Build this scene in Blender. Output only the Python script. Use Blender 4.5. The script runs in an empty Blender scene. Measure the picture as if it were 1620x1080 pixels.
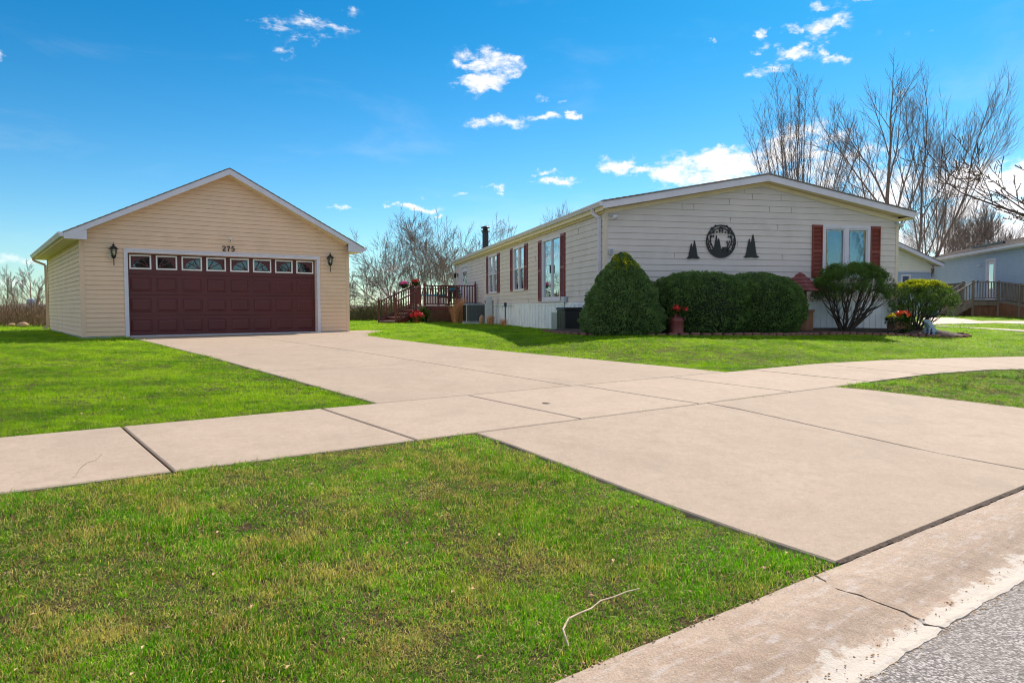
import bpy, math, random
import numpy as np
from mathutils import Vector, Matrix
GA = .6466                                  # direction of the street, radians from +X
CG, SG = math.cos(GA), math.sin(GA)
rnd = random.Random(7)
nr = np.random.RandomState(11)
R = math.radians

# ------------------------------------------------------------------ camera, sky, sun, exposure
scene = bpy.context.scene
col = scene.collection
CAMZ, FPX, TILT, ROLL = 0.71, 1142.14, 0.0468, -0.0026
cd = bpy.data.cameras.new('camera'); cam = bpy.data.objects.new('camera', cd); col.objects.link(cam)
cd.sensor_width = 36; cd.lens = FPX / 1620 * 36; cd.clip_start = 0.05; cd.clip_end = 5000
cam.matrix_world = Matrix.Translation((0, 0, CAMZ)) @ Matrix.Rotation(math.pi / 2 - TILT, 4, 'X') @ Matrix.Rotation(ROLL, 4, 'Z')
scene.camera = cam
scene.view_settings.view_transform = 'Standard'
scene.view_settings.look = 'None'
scene.view_settings.exposure = 0.75
scene.view_settings.gamma = 1
scene.cycles.max_bounces = 6
scene.cycles.transparent_max_bounces = 12
scene.cycles.use_denoising = True
scene.cycles.denoiser = 'OPENIMAGEDENOISE'
scene.cycles.denoising_input_passes = 'RGB_ALBEDO_NORMAL'
scene.cycles.denoising_prefilter = 'ACCURATE'
scene.cycles.filter_width = 1.1
scene.cycles.sample_clamp_indirect = 4
scene.cycles.blur_glossy = .5
scene.cycles.use_adaptive_sampling = False

SUN_AZ, SUN_EL = R(33.8), R(44)           # azimuth from +Y towards +X
SUN_STRENGTH, SKY_STRENGTH = 4.6, 0.095
sd = bpy.data.lights.new('sun', 'SUN'); sun = bpy.data.objects.new('sun', sd); col.objects.link(sun)
sd.energy = SUN_STRENGTH; sd.angle = R(0.5); sd.color = (1, 0.90, 0.76)
to_sun = Vector((math.sin(SUN_AZ) * math.cos(SUN_EL), math.cos(SUN_AZ) * math.cos(SUN_EL), math.sin(SUN_EL)))
sun.rotation_euler = to_sun.to_track_quat('Z', 'Y').to_euler()
sun.location = (20, 30, 40)


def pix_dir(px, py):
    X, Y = px - 810, py - 540
    c, s = math.cos(ROLL), math.sin(ROLL)
    X, Y = c * X + s * Y, -s * X + c * Y
    dx, dy, dz = X / FPX, 1, -Y / FPX
    ct, st = math.cos(TILT), math.sin(TILT)
    return (dx, dy * ct + dz * st, -dy * st + dz * ct)


world = bpy.data.worlds.new('World'); scene.world = world; world.use_nodes = True
# clouds: azimuth / elevation (degrees), half-sizes (degrees), strength
CLOUDS = []
for (px, py, a, b, w) in [
    (430, 45, 34, 12, .62), (480, 64, 26, 10, .55), (455, 77, 20, 9, .5), (510, 38, 42, 14, .72), (540, 14, 24, 8, .6), (478, 15, 10, 4, .5), (400, 40, 14, 6, .5),
    (782, 102, 52, 17, 1.15), (762, 130, 44, 15, 1.1), (824, 92, 14, 8, .9), (735, 104, 18, 7, .8),
    (860, 148, 14, 7, .5), (887, 160, 20, 5, .5), (788, 196, 54, 10, .95), (852, 187, 34, 7, .8), (905, 184, 14, 6, 1.0),
    (852, 271, 26, 5, .95), (866, 287, 50, 7, 1.05), (774, 298, 20, 5, .8), (787, 304, 12, 5, .8), (731, 308, 25, 6, .95), (668, 311, 18, 4, .6),
    (665, 331, 34, 5, .95), (551, 329, 18, 5, .9), (617, 327, 11, 4, .8), (695, 343, 12, 4, .6), (915, 326, 12, 5, .8),
    (1300, 18, 22, 8, .85), (1298, 42, 24, 14, .9), (1251, 42, 14, 9, .85), (1190, 58, 8, 6, .8), (1194, 76, 12, 9, .75), (1222, 74, 14, 7, .55),
    (1243, 90, 36, 11, .95), (1198, 109, 40, 11, .95), (1264, 76, 16, 8, .8), (1302, 80, 12, 9, .7), (1322, 94, 18, 8, .75), (1119, 68, 9, 5, .7), (1120, 85, 10, 5, .6), (1372, 1, 26, 5, .7),
    (1440, 44, 40, 8, .35), (2, 96, 8, 9, .9), (1443, 140, 12, 5, .5),
    (966, 262, 26, 12, 1.1), (1000, 268, 16, 6, .9), (1080, 272, 70, 20, 1.2), (1150, 236, 28, 10, 1.0), (1180, 262, 110, 30, 1.3), (1250, 235, 90, 28, 1.2), (1300, 215, 50, 16, .95),
    (1340, 245, 60, 16, 1.0), (1130, 285, 90, 16, 1.1), (1290, 268, 60, 16, .8), (1390, 270, 50, 12, .8), (1065, 293, 14, 6, .8),
    (1500, 292, 80, 26, 1.6), (1440, 315, 50, 20, 1.0), (1590, 290, 70, 24, 1.5), (1560, 278, 40, 10, .9), (1600, 378, 130, 28, 1.7), (1560, 402, 120, 28, 1.5), (1450, 400, 90, 44, 1.3), (1470, 330, 70, 20, .9), (1580, 325, 110, 26, 1.2), (1410, 300, 70, 16, 1.0), (1200, 300, 120, 20, 1.1), (1330, 290, 90, 22, 1.0),
    (1420, 350, 40, 22, .6), (1700, 300, 70, 22, 1.0), (1750, 380, 90, 26, 1.1), (1850, 180, 60, 18, .9),
    (30, 412, 60, 9, .6), (110, 400, 50, 8, .55), (20, 445, 60, 10, .55), (600, 425, 50, 12, .6), (560, 450, 60, 12, .6), (620, 465, 80, 12, .55), (700, 455, 60, 10, .45),
]:
    d = pix_dir(px, py); az = math.atan2(d[0], d[1]); el = math.atan2(d[2], math.hypot(d[0], d[1]))
    CLOUDS.append((az, el, a / FPX / 1.06, b / FPX / 1.0, w))
for k in range(26):                                            # the rest of the sky, seen in reflections and from the side
    az = rnd.uniform(R(48), R(312)); el = R(rnd.choice([6, 9, 13, 18, 26, 35]) + rnd.uniform(-2, 2))
    CLOUDS.append((az if az < math.pi else az - 2 * math.pi, el, R(rnd.uniform(4, 11)), R(rnd.uniform(1.5, 3.2)), rnd.uniform(.8, 1.1)))


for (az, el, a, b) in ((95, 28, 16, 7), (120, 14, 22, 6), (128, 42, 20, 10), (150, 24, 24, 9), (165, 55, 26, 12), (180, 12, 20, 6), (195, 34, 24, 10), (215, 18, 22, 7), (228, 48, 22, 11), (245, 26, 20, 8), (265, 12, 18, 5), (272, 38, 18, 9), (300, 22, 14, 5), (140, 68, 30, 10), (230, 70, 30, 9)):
    CLOUDS.append((R(az if az < 180 else az - 360), R(el), R(a), R(b), 1.35))             # unseen cloud banks added behind the viewer to brighten the shaded walls


class NT:
    """small helper around a node tree"""
    def __init__(s, tree): s.t = tree; s.n = tree.nodes; s.l = tree.links
    def new(s, typ, **kw):
        n = s.n.new(typ)
        for k, v in kw.items():
            setattr(n, k, v)
        return n
    def link(s, a, b): s.l.new(a, b)
    def math(s, op, a, b=None, c=None, clamp=False):
        n = s.n.new('ShaderNodeMath'); n.operation = op; n.use_clamp = clamp
        for i, v in enumerate((a, b, c)):
            if v is None: continue
            if isinstance(v, (int, float)): n.inputs[i].default_value = v
            else: s.l.new(v, n.inputs[i])
        return n.outputs[0]
    def vmath(s, op, a, b=None):
        n = s.n.new('ShaderNodeVectorMath'); n.operation = op
        for i, v in enumerate((a, b)):
            if v is None: continue
            if isinstance(v, (tuple, list)): n.inputs[i].default_value = v
            else: s.l.new(v, n.inputs[i])
        return n.outputs[0]
    def mix(s, f, a, b, blend='MIX'):
        n = s.n.new('ShaderNodeMix'); n.data_type = 'RGBA'; n.blend_type = blend
        for sock, v in ((n.inputs[0], f), (n.inputs[6], a), (n.inputs[7], b)):
            if isinstance(v, (int, float)): sock.default_value = v
            elif isinstance(v, (tuple, list)): sock.default_value = (v[0], v[1], v[2], 1)
            else: s.l.new(v, sock)
        return n.outputs[2]
    def noise(s, vec, scale, detail=4, rough=.55, dist=0):
        n = s.n.new('ShaderNodeTexNoise'); n.inputs['Scale'].default_value = scale
        n.inputs['Detail'].default_value = detail; n.inputs['Roughness'].default_value = rough; n.inputs['Distortion'].default_value = dist
        if vec is not None: s.l.new(vec, n.inputs['Vector'])
        return n.outputs[0]
    def rng(s, v, a, b, c=0, d=1, smooth=True):
        n = s.n.new('ShaderNodeMapRange'); n.interpolation_type = 'SMOOTHSTEP' if smooth else 'LINEAR'
        s.l.new(v, n.inputs[0]); n.inputs[1].default_value = a; n.inputs[2].default_value = b; n.inputs[3].default_value = c; n.inputs[4].default_value = d
        return n.outputs[0]


def build_world():
    w = NT(world.node_tree); w.n.clear()
    out = w.new('ShaderNodeOutputWorld'); bg = w.new('ShaderNodeBackground'); bg.inputs[1].default_value = SKY_STRENGTH
    sky = w.new('ShaderNodeTexSky'); sky.sky_type = 'NISHITA'; sky.sun_disc = False
    sky.sun_elevation = SUN_EL; sky.sun_rotation = SUN_AZ
    sky.air_density = 1.0; sky.dust_density = 0.35; sky.ozone_density = 2.6; sky.altitude = 200
    tc = w.new('ShaderNodeTexCoord'); g = tc.outputs['Generated']
    sep = w.new('ShaderNodeSeparateXYZ'); w.link(g, sep.inputs[0])
    x, y, z = sep.outputs
    az = w.math('ARCTAN2', x, y)
    el0 = el = w.math('ARCSINE', z)
    wa = w.math('ADD', w.math('SUBTRACT', w.noise(g, 17, 5, .6), .5), w.math('MULTIPLY', w.math('SUBTRACT', w.noise(g, 60, 4, .6), .5), .35))
    wb = w.math('SUBTRACT', w.noise(w.vmath('ADD', g, (5, 3, 1)), 24, 6, .65), .5)
    az = w.math('ADD', az, w.math('MULTIPLY', wa, .085)); el = w.math('ADD', el, w.math('MULTIPLY', wb, .042))
    total = None
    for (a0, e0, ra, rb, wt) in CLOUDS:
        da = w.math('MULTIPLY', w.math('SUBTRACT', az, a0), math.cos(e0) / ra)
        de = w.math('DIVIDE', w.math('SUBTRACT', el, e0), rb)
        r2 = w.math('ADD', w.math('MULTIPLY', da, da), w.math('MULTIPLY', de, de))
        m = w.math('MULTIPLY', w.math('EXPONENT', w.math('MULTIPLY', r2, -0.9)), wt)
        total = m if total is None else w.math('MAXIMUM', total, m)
    st = w.vmath('MULTIPLY', g, (1, 1, 2.2))
    n1 = w.noise(st, 20, 10, .62, .3)
    n2 = w.noise(st, 70, 6, .6, .3)
    nn = w.math('ADD', w.math('MULTIPLY', n1, .68), w.math('MULTIPLY', n2, .32))
    d = w.math('ADD', w.math('MULTIPLY', total, .66), w.math('MULTIPLY', w.math('SUBTRACT', nn, .5), 3.1))
    dens = w.math('MULTIPLY', w.rng(d, .18, .92), w.rng(total, .08, .5))
    thin = w.rng(w.noise(w.vmath('MULTIPLY', g, (1, 1, 4)), 3.2, 6, .6, .4), .52, .8, 0, .16)
    thin = w.math('MULTIPLY', thin, w.rng(el0, R(2), R(20), 1, .5))
    dens = w.math('MAXIMUM', dens, thin)
    shade = w.rng(w.noise(st, 34, 5, .6, .2), .38, .66, 0, 1)
    lo = w.rng(d, .7, 1.5, 0, 1)
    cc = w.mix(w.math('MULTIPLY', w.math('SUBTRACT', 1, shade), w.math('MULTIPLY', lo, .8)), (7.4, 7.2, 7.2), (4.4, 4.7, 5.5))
    hs = w.new('ShaderNodeHueSaturation'); hs.inputs['Saturation'].default_value = 1.3; w.link(sky.outputs[0], hs.inputs['Color'])
    tc_ = w.mix(w.rng(el0, R(1), R(24), 0, 1), (.66, .86, .92), (.12, .72, .80))
    tint = w.mix(1.0, hs.outputs[0], tc_, 'MULTIPLY')
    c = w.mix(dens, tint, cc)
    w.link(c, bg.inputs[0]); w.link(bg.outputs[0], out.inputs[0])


build_world()


# ------------------------------------------------------------------ mesh helpers
class MB:
    def __init__(s): s.v = []; s.f = []; s.sm = []; s.mi = []; s.cur = 0
    def add(s, vs, fs, smooth=False):
        o = len(s.v); s.v.extend([tuple(p) for p in vs]); s.f.extend([tuple(i + o for i in f) for f in fs]); s.sm.extend([smooth] * len(fs)); s.mi.extend([s.cur] * len(fs))
        return s
    def box(s, x0, x1, y0, y1, z0, z1):
        vs = [(x0, y0, z0), (x1, y0, z0), (x1, y1, z0), (x0, y1, z0), (x0, y0, z1), (x1, y0, z1), (x1, y1, z1), (x0, y1, z1)]
        return s.add(vs, [(0, 3, 2, 1), (4, 5, 6, 7), (0, 1, 5, 4), (1, 2, 6, 5), (2, 3, 7, 6), (3, 0, 4, 7)])
    def bbox(s, x0, x1, y0, y1, z0, z1, b=.01):
        """box with chamfered vertical and top edges"""
        def ring(i, z): return [(x0 + i, y0, z), (x1 - i, y0, z), (x1, y0 + i, z), (x1, y1 - i, z), (x1 - i, y1, z), (x0 + i, y1, z), (x0, y1 - i, z), (x0, y0 + i, z)]
        def ins(i, z, k): 
            return [(min(max(p[0], x0 + k), x1 - k), min(max(p[1], y0 + k), y1 - k), z) for p in ring(i, z)]
        vs = ring(b, z0) + ring(b, z1 - b) + ins(b, z1, b)
        fs = [tuple(reversed(range(8)))] + [(i, (i + 1) % 8, 8 + (i + 1) % 8, 8 + i) for i in range(8)] + [(8 + i, 8 + (i + 1) % 8, 16 + (i + 1) % 8, 16 + i) for i in range(8)] + [tuple(range(16, 24))]
        return s.add(vs, fs)
    def beam(s, a, b, w, h, up=(0, 0, 1)):
        """rectangular bar from a to b, w across, h along 'up'"""
        a = Vector(a); b = Vector(b); d = (b - a).normalized(); up = Vector(up)
        r = d.cross(up); r.normalize(); u = r.cross(d).normalized()
        vs = []
        for p in (a, b):
            for (i, j) in ((-1, -1), (1, -1), (1, 1), (-1, 1)):
                vs.append(p + r * (i * w / 2) + u * (j * h / 2))
        return s.add(vs, [(3, 2, 1, 0), (4, 5, 6, 7), (0, 1, 5, 4), (1, 2, 6, 5), (2, 3, 7, 6), (3, 0, 4, 7)])
    def tube(s, pts, rad, n=6, cap=True, smooth=True):
        pts = [Vector(p) for p in pts]; m = len(pts)
        if isinstance(rad, (int, float)): rad = [rad] * m
        d0 = (pts[1] - pts[0]).normalized()
        ref = Vector((0, 0, 1)) if abs(d0.z) < .9 else Vector((1, 0, 0))
        r = d0.cross(ref).normalized(); vs = []
        for i, p in enumerate(pts):
            d = (pts[min(i + 1, m - 1)] - pts[max(i - 1, 0)])
            if d.length < 1e-9: d = d0
            d.normalize(); r = (r - d * r.dot(d))
            if r.length < 1e-6: r = d.orthogonal()
            r.normalize(); u = d.cross(r)
            for k in range(n):
                t = 2 * math.pi * k / n
                vs.append(p + (r * math.cos(t) + u * math.sin(t)) * rad[i])
        fs = []
        for i in range(m - 1):
            for k in range(n):
                fs.append((i * n + k, i * n + (k + 1) % n, (i + 1) * n + (k + 1) % n, (i + 1) * n + k))
        s.add(vs, fs, smooth)
        if cap and n > 3: 
            s.add([vs[k] for k in range(n)], [tuple(reversed(range(n)))]); s.add([vs[(m - 1) * n + k] for k in range(n)], [tuple(range(n))])
        return s
    def lathe(s, prof, cx=0, cy=0, n=20, smooth=True, a0=0, sx=1, sy=1):
        vs = []
        for (r, z) in prof:
            for k in range(n):
                t = a0 + 2 * math.pi * k / n
                vs.append((cx + sx * r * math.cos(t), cy + sy * r * math.sin(t), z))
        fs = [(i * n + k, i * n + (k + 1) % n, (i + 1) * n + (k + 1) % n, (i + 1) * n + k) for i in range(len(prof) - 1) for k in range(n)]
        s.add(vs, fs, smooth)
        if prof[0][0] > 1e-4: s.add(vs[:n], [tuple(reversed(range(n)))])
        if prof[-1][0] > 1e-4: s.add(vs[-n:], [tuple(range(n))])
        return s
    def prism(s, poly, y0, y1):
        """polygon in the x-z plane extruded from y0 (front) to y1"""
        n = len(poly)
        vs = [(x, y0, z) for x, z in poly] + [(x, y1, z) for x, z in poly]
        fs = [tuple(range(n)), tuple(reversed(range(n, 2 * n)))] + [(i, i + n, (i + 1) % n + n, (i + 1) % n) for i in range(n)]
        return s.add(vs, fs)
    def prismz(s, poly, z0, z1):
        n = len(poly)
        vs = [(x, y, z0) for x, y in poly] + [(x, y, z1) for x, y in poly]
        fs = [tuple(reversed(range(n))), tuple(range(n, 2 * n))] + [(i, (i + 1) % n, (i + 1) % n + n, i + n) for i in range(n)]
        return s.add(vs, fs)
    def blob(s, c, r, n=8, m=6, jit=0, seed=0):
        q = random.Random(seed); vs = [(c[0], c[1], c[2] - r[2])]
        for i in range(1, m):
            ph = math.pi * i / m
            for k in range(n):
                t = 2 * math.pi * k / n; j = 1 + q.uniform(-jit, jit)
                vs.append((c[0] + r[0] * math.sin(ph) * math.cos(t) * j, c[1] + r[1] * math.sin(ph) * math.sin(t) * j, c[2] - r[2] * math.cos(ph) * j))
        vs.append((c[0], c[1], c[2] + r[2])); L = len(vs) - 1
        fs = [(0, 1 + (k + 1) % n, 1 + k) for k in range(n)]
        for i in range(m - 2):
            for k in range(n):
                a = 1 + i * n
                fs.append((a + k, a + (k + 1) % n, a + n + (k + 1) % n, a + n + k))
        a = 1 + (m - 2) * n
        fs += [(a + k, a + (k + 1) % n, L) for k in range(n)]
        return s.add(vs, fs, True)
    def build(s, name, mat, parent=None, **kw):
        me = bpy.data.meshes.new(name); me.from_pydata(s.v, [], s.f)
        me.polygons.foreach_set('use_smooth', s.sm); me.polygons.foreach_set('material_index', s.mi); me.update()
        return link(name, me, mat, parent, **kw)


def link(name, me, mat, parent=None, label=None, cat=None, group=None, kind=None, loc=None, rz=None):
    if mat is not None and len(me.materials) == 0:
        for m_ in (mat if isinstance(mat, (list, tuple)) else [mat]): me.materials.append(m_)
    o = bpy.data.objects.new(name, me); col.objects.link(o)
    if parent is not None: o.parent = parent
    return tag(o, label, cat, group, kind, loc, rz)


def tag(o, label=None, cat=None, group=None, kind=None, loc=None, rz=None):
    if label: o['label'] = label
    if cat: o['category'] = cat
    if group: o['group'] = group
    if kind: o['kind'] = kind
    if loc is not None: o.location = loc
    if rz is not None: o.rotation_euler = (0, 0, rz)
    return o


def empty(name, loc, rz=0, label=None, cat=None, group=None, kind=None):
    o = bpy.data.objects.new(name, None); col.objects.link(o); o.empty_display_size = .2
    return tag(o, label, cat, group, kind, loc, rz)


def copy_tree(o, parent=None):
    c = o.copy(); col.objects.link(c); c.parent = parent
    for ch in list(o.children): copy_tree(ch, c)
    return c


def np_mesh(name, V, F, smooth=False, color=None):
    """V (n,3), F (m,k) quads or triangles"""
    V = np.asarray(V, np.float32); F = np.asarray(F, np.int32); k = F.shape[1]
    me = bpy.data.meshes.new(name)
    me.vertices.add(len(V)); me.vertices.foreach_set('co', V.ravel())
    me.loops.add(F.size); me.loops.foreach_set('vertex_index', F.ravel())
    me.polygons.add(len(F)); me.polygons.foreach_set('loop_start', np.arange(0, F.size, k, dtype=np.int32))
    me.polygons.foreach_set('loop_total', np.full(len(F), k, np.int32))
    me.update(calc_edges=True)
    if smooth: me.polygons.foreach_set('use_smooth', np.ones(len(F), bool))
    if color is not None:
        a = me.attributes.new('tone', 'FLOAT', 'POINT'); a.data.foreach_set('value', np.asarray(color, np.float32))
    return me


# ------------------------------------------------------------------ materials
MATS = {}
def material(name):
    m = bpy.data.materials.new(name); m.use_nodes = True; MATS[name] = m
    w = NT(m.node_tree); b = w.n['Principled BSDF']
    return m, w, b


def simple(name, c, rough=.6, var=.12, scale=8, bump=0, bscale=60, metal=0, spec=.5, dirt=None, stretch=(1, 1, 1)):
    m, w, b = material(name)
    tc = w.new('ShaderNodeTexCoord'); v = w.vmath('MULTIPLY', tc.outputs['Object'], stretch)
    n = w.noise(v, scale, 5, .6)
    dark = tuple(x * (1 - var) for x in c); light = tuple(min(1, x * (1 + var)) for x in c)
    cc = w.mix(w.rng(n, .3, .7), dark, light)
    if dirt:
        n2 = w.noise(v, dirt[1], 6, .65)
        cc = w.mix(w.rng(n2, .52, .72, 0, dirt[2]), cc, dirt[0])
    w.link(cc, b.inputs['Base Color'])
    b.inputs['Roughness'].default_value = rough; b.inputs['Metallic'].default_value = metal
    b.inputs['Specular IOR Level'].default_value = spec
    if bump:
        bp = w.new('ShaderNodeBump'); bp.inputs['Strength'].default_value = bump; bp.inputs['Distance'].default_value = .01
        w.link(w.noise(v, bscale, 4, .6), bp.inputs['Height']); w.link(bp.outputs[0], b.inputs['Normal'])
    return m


M = dict(
    tan_siding=simple('tan_siding', (.80, .555, .395), .75, .04, 1.2, .06, 90, dirt=((.45, .34, .24), 1.1, .25)),
    tan_trim=simple('tan_trim', (.77, .53, .38), .75, .04, 3),
    grey_siding=simple('grey_siding', (.66, .580, .555), .8, .04, 1.5, .08, 120, dirt=((.45, .40, .36), 1.3, .25)),
    seam=simple('seam', (.42, .37, .35), .7),
    pale_trim=simple('pale_trim', (.68, .57, .47), .5, .05, 3),
    cream_siding=simple('cream_siding', (.80, .73, .62), .8, .03, 2),
    blue_siding=simple('blue_siding', (.36, .43, .57), .8, .04, 2),
    white_trim=simple('white_trim', (.68, .64, .72), .75, .04, 3, dirt=((.5, .48, .46), 2.3, .3)),
    cream_soffit=simple('cream_soffit', (.78, .66, .48), .8, .05, 4),
    white_skirt=simple('white_skirt', (.80, .82, .86), .85, .05, 3, dirt=((.45, .42, .38), 2.0, .35)),
    maroon_door=simple('maroon_door', (.095, .012, .015), .42, .10, 2.5, .03, 200),
    door_white=simple('door_white', (.80, .76, .74), .4, .03, 6),
    shutter_red=simple('shutter_red', (.21, .036, .018), .45, .10, 3),
    deck_maroon=simple('deck_maroon', (.12, .026, .020), .5, .18, 5, .1, 80),
    deck_floor=simple('deck_floor', (.30, .22, .20), .6, .15, 5, .1, 80),
    grey_wood=simple('grey_wood', (.21, .16, .13), .75, .2, 6, .2, 60, stretch=(1, 1, .3)),
    brown_wood=simple('brown_wood', (.20, .085, .045), .75, .2, 5, .15, 60),
    black_metal=simple('black_metal', (.012, .012, .014), .38, .2, 10, metal=0, spec=.5),
    black_plastic=simple('black_plastic', (.014, .013, .014), .5, .15, 10),
    navy_plastic=simple('navy_plastic', (.02, .05, .12), .5, .15, 10),
    grey_metal=simple('grey_metal', (.30, .32, .34), .42, .1, 8, metal=.3),
    pale_grey=simple('pale_grey', (.48, .52, .58), .5, .08, 5),
    blue_grey_stone=simple('blue_grey_stone', (.30, .38, .50), .8, .15, 12, .4, 50),
    terracotta=simple('terracotta', (.30, .10, .06), .75, .15, 8),
    red_can=simple('red_can', (.16, .03, .03), .45, .15, 8),
    red_petal=simple('red_petal', (.70, .012, .03), .5, .15, 40),
    orange_petal=simple('orange_petal', (.85, .10, .01), .5, .2, 40),
    yellow_petal=simple('yellow_petal', (.80, .62, .02), .5, .15, 40),
    pink_petal=simple('pink_petal', (.75, .10, .35), .5, .25, 30),
    brick=simple('brick', (.20, .085, .07), .85, .25, 9, .5, 60),
    mulch=simple('mulch', (.05, .03, .02), .95, .5, 30, 1.0, 40),
    dark_room=simple('dark_room', (.030, .030, .034), .9),
    curtain=simple('curtain', (.42, .42, .42), .9, .15, 4, stretch=(14, 14, .3)),
    dark_curtain=simple('dark_curtain', (.10, .11, .12), .9, .2, 4, stretch=(18, 18, .3)),
    well_roof=simple('well_roof', (.20, .055, .055), .7, .2, 8, .3, 60),
    turquoise=simple('turquoise', (.03, .35, .48), .5, .15, 6),
    rock=simple('rock', (.40, .26, .15), .85, .2, 6, .6, 14),
    dry_leaf=simple('dry_leaf', (.42, .27, .15), .8, .5, 30),
    straw=simple('straw', (.60, .30, .14), .8, .35, 12),
    twig=simple('twig', (.52, .40, .28), .8, .3, 30, .4, 80),
    tower=simple('tower', (.16, .28, .42), .6, .1, 2),
    brush=simple('brush', (.20, .115, .07), .9, .5, .6),
    brush_green=simple('brush_green', (.15, .125, .045), .9, .45, 1.2),
    lace=simple('lace', (.62, .50, .22), .8, .3, 20),
)


def wood_bark(name, c, var=.35):
    m, w, b = material(name)
    tc = w.new('ShaderNodeTexCoord'); v = w.vmath('MULTIPLY', tc.outputs['Object'], (6, 6, 1.2))
    n = w.noise(v, 3, 6, .65)
    w.link(w.mix(w.rng(n, .3, .7), tuple(x * (1 - var) for x in c), tuple(x * (1 + var) for x in c)), b.inputs['Base Color'])
    b.inputs['Roughness'].default_value = .9
    bp = w.new('ShaderNodeBump'); bp.inputs['Strength'].default_value = .5; bp.inputs['Distance'].default_value = .02
    w.link(n, bp.inputs['Height']); w.link(bp.outputs[0], b.inputs['Normal'])
    return m


M['bark'] = wood_bark('bark', (.21, .15, .12))
M['twigs'] = wood_bark('twigs', (.19, .15, .135))
M['bark_pale'] = wood_bark('bark_pale', (.26, .19, .145))
M['bark_dark'] = wood_bark('bark_dark', (.09, .06, .05))
M['bush_stem'] = wood_bark('bush_stem', (.055, .038, .032))


def concrete(name, c, stain, bumpd=.004, fine=260, streak=None, patch=None):
    m, w, b = material(name)
    g = w.new('ShaderNodeNewGeometry').outputs['Position']
    big = w.noise(g, .55, 6, .6, .3); mid = w.noise(g, 3.5, 6, .65); fn = w.noise(g, fine, 3, .7); sp = w.noise(g, 55, 4, .7)
    cc = w.mix(w.rng(big, .3, .72), c, tuple(x * .80 for x in c))
    cc = w.mix(w.rng(mid, .42, .70, 0, .75), cc, stain); m2 = w.noise(g, 13, 6, .75); cc = w.mix(w.rng(m2, .48, .64, 0, .5), cc, tuple(x * .66 for x in c)); m3 = w.noise(g, 42, 4, .8); cc = w.mix(w.rng(m3, .52, .66, 0, .45), cc, tuple(x * .6 for x in c)); cc = w.mix(w.rng(m3, .34, .46, .4, 0), cc, tuple(min(1, x * 1.35) for x in c)); cc = w.mix(w.rng(m2, .32, .46, .35, 0), cc, tuple(min(1, x * 1.22) for x in c))
    cc = w.mix(w.rng(fn, .35, .65, .0, .5), cc, tuple(min(1, x * 1.45) for x in c))
    cc = w.mix(w.rng(sp, .58, .70, 0, .5), cc, tuple(x * .5 for x in c)); pit = w.noise(g, 24, 6, .8); cc = w.mix(w.rng(pit, .66, .72, 0, .6), cc, tuple(x * .35 for x in c))
    spot = w.noise(g, 9, 5, .75); cc = w.mix(w.rng(spot, .68, .78, 0, .35), cc, tuple(x * .5 for x in c))
    if patch:
        pn = w.noise(w.vmath('MULTIPLY', g, patch[3]), patch[0], 5, .7, .6)
        cc = w.mix(w.rng(pn, patch[1], patch[1] + .05, 0, .85), cc, patch[2])
    wet = w.noise(w.vmath('MULTIPLY', g, (1, .45, 1)), 1.4, 7, .7, .5); cc = w.mix(w.rng(wet, .54, .66, 0, .35), cc, tuple(x * .78 for x in c))
    w.link(cc, b.inputs['Base Color']); b.inputs['Roughness'].default_value = .85; b.inputs['Specular IOR Level'].default_value = .3
    h = w.math('ADD', w.math('MULTIPLY', fn, .5), w.math('MULTIPLY', sp, .8))
    bp = w.new('ShaderNodeBump'); bp.inputs['Strength'].default_value = .55; bp.inputs['Distance'].default_value = bumpd
    w.link(h, bp.inputs['Height']); w.link(bp.outputs[0], b.inputs['Normal'])
    return m


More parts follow.
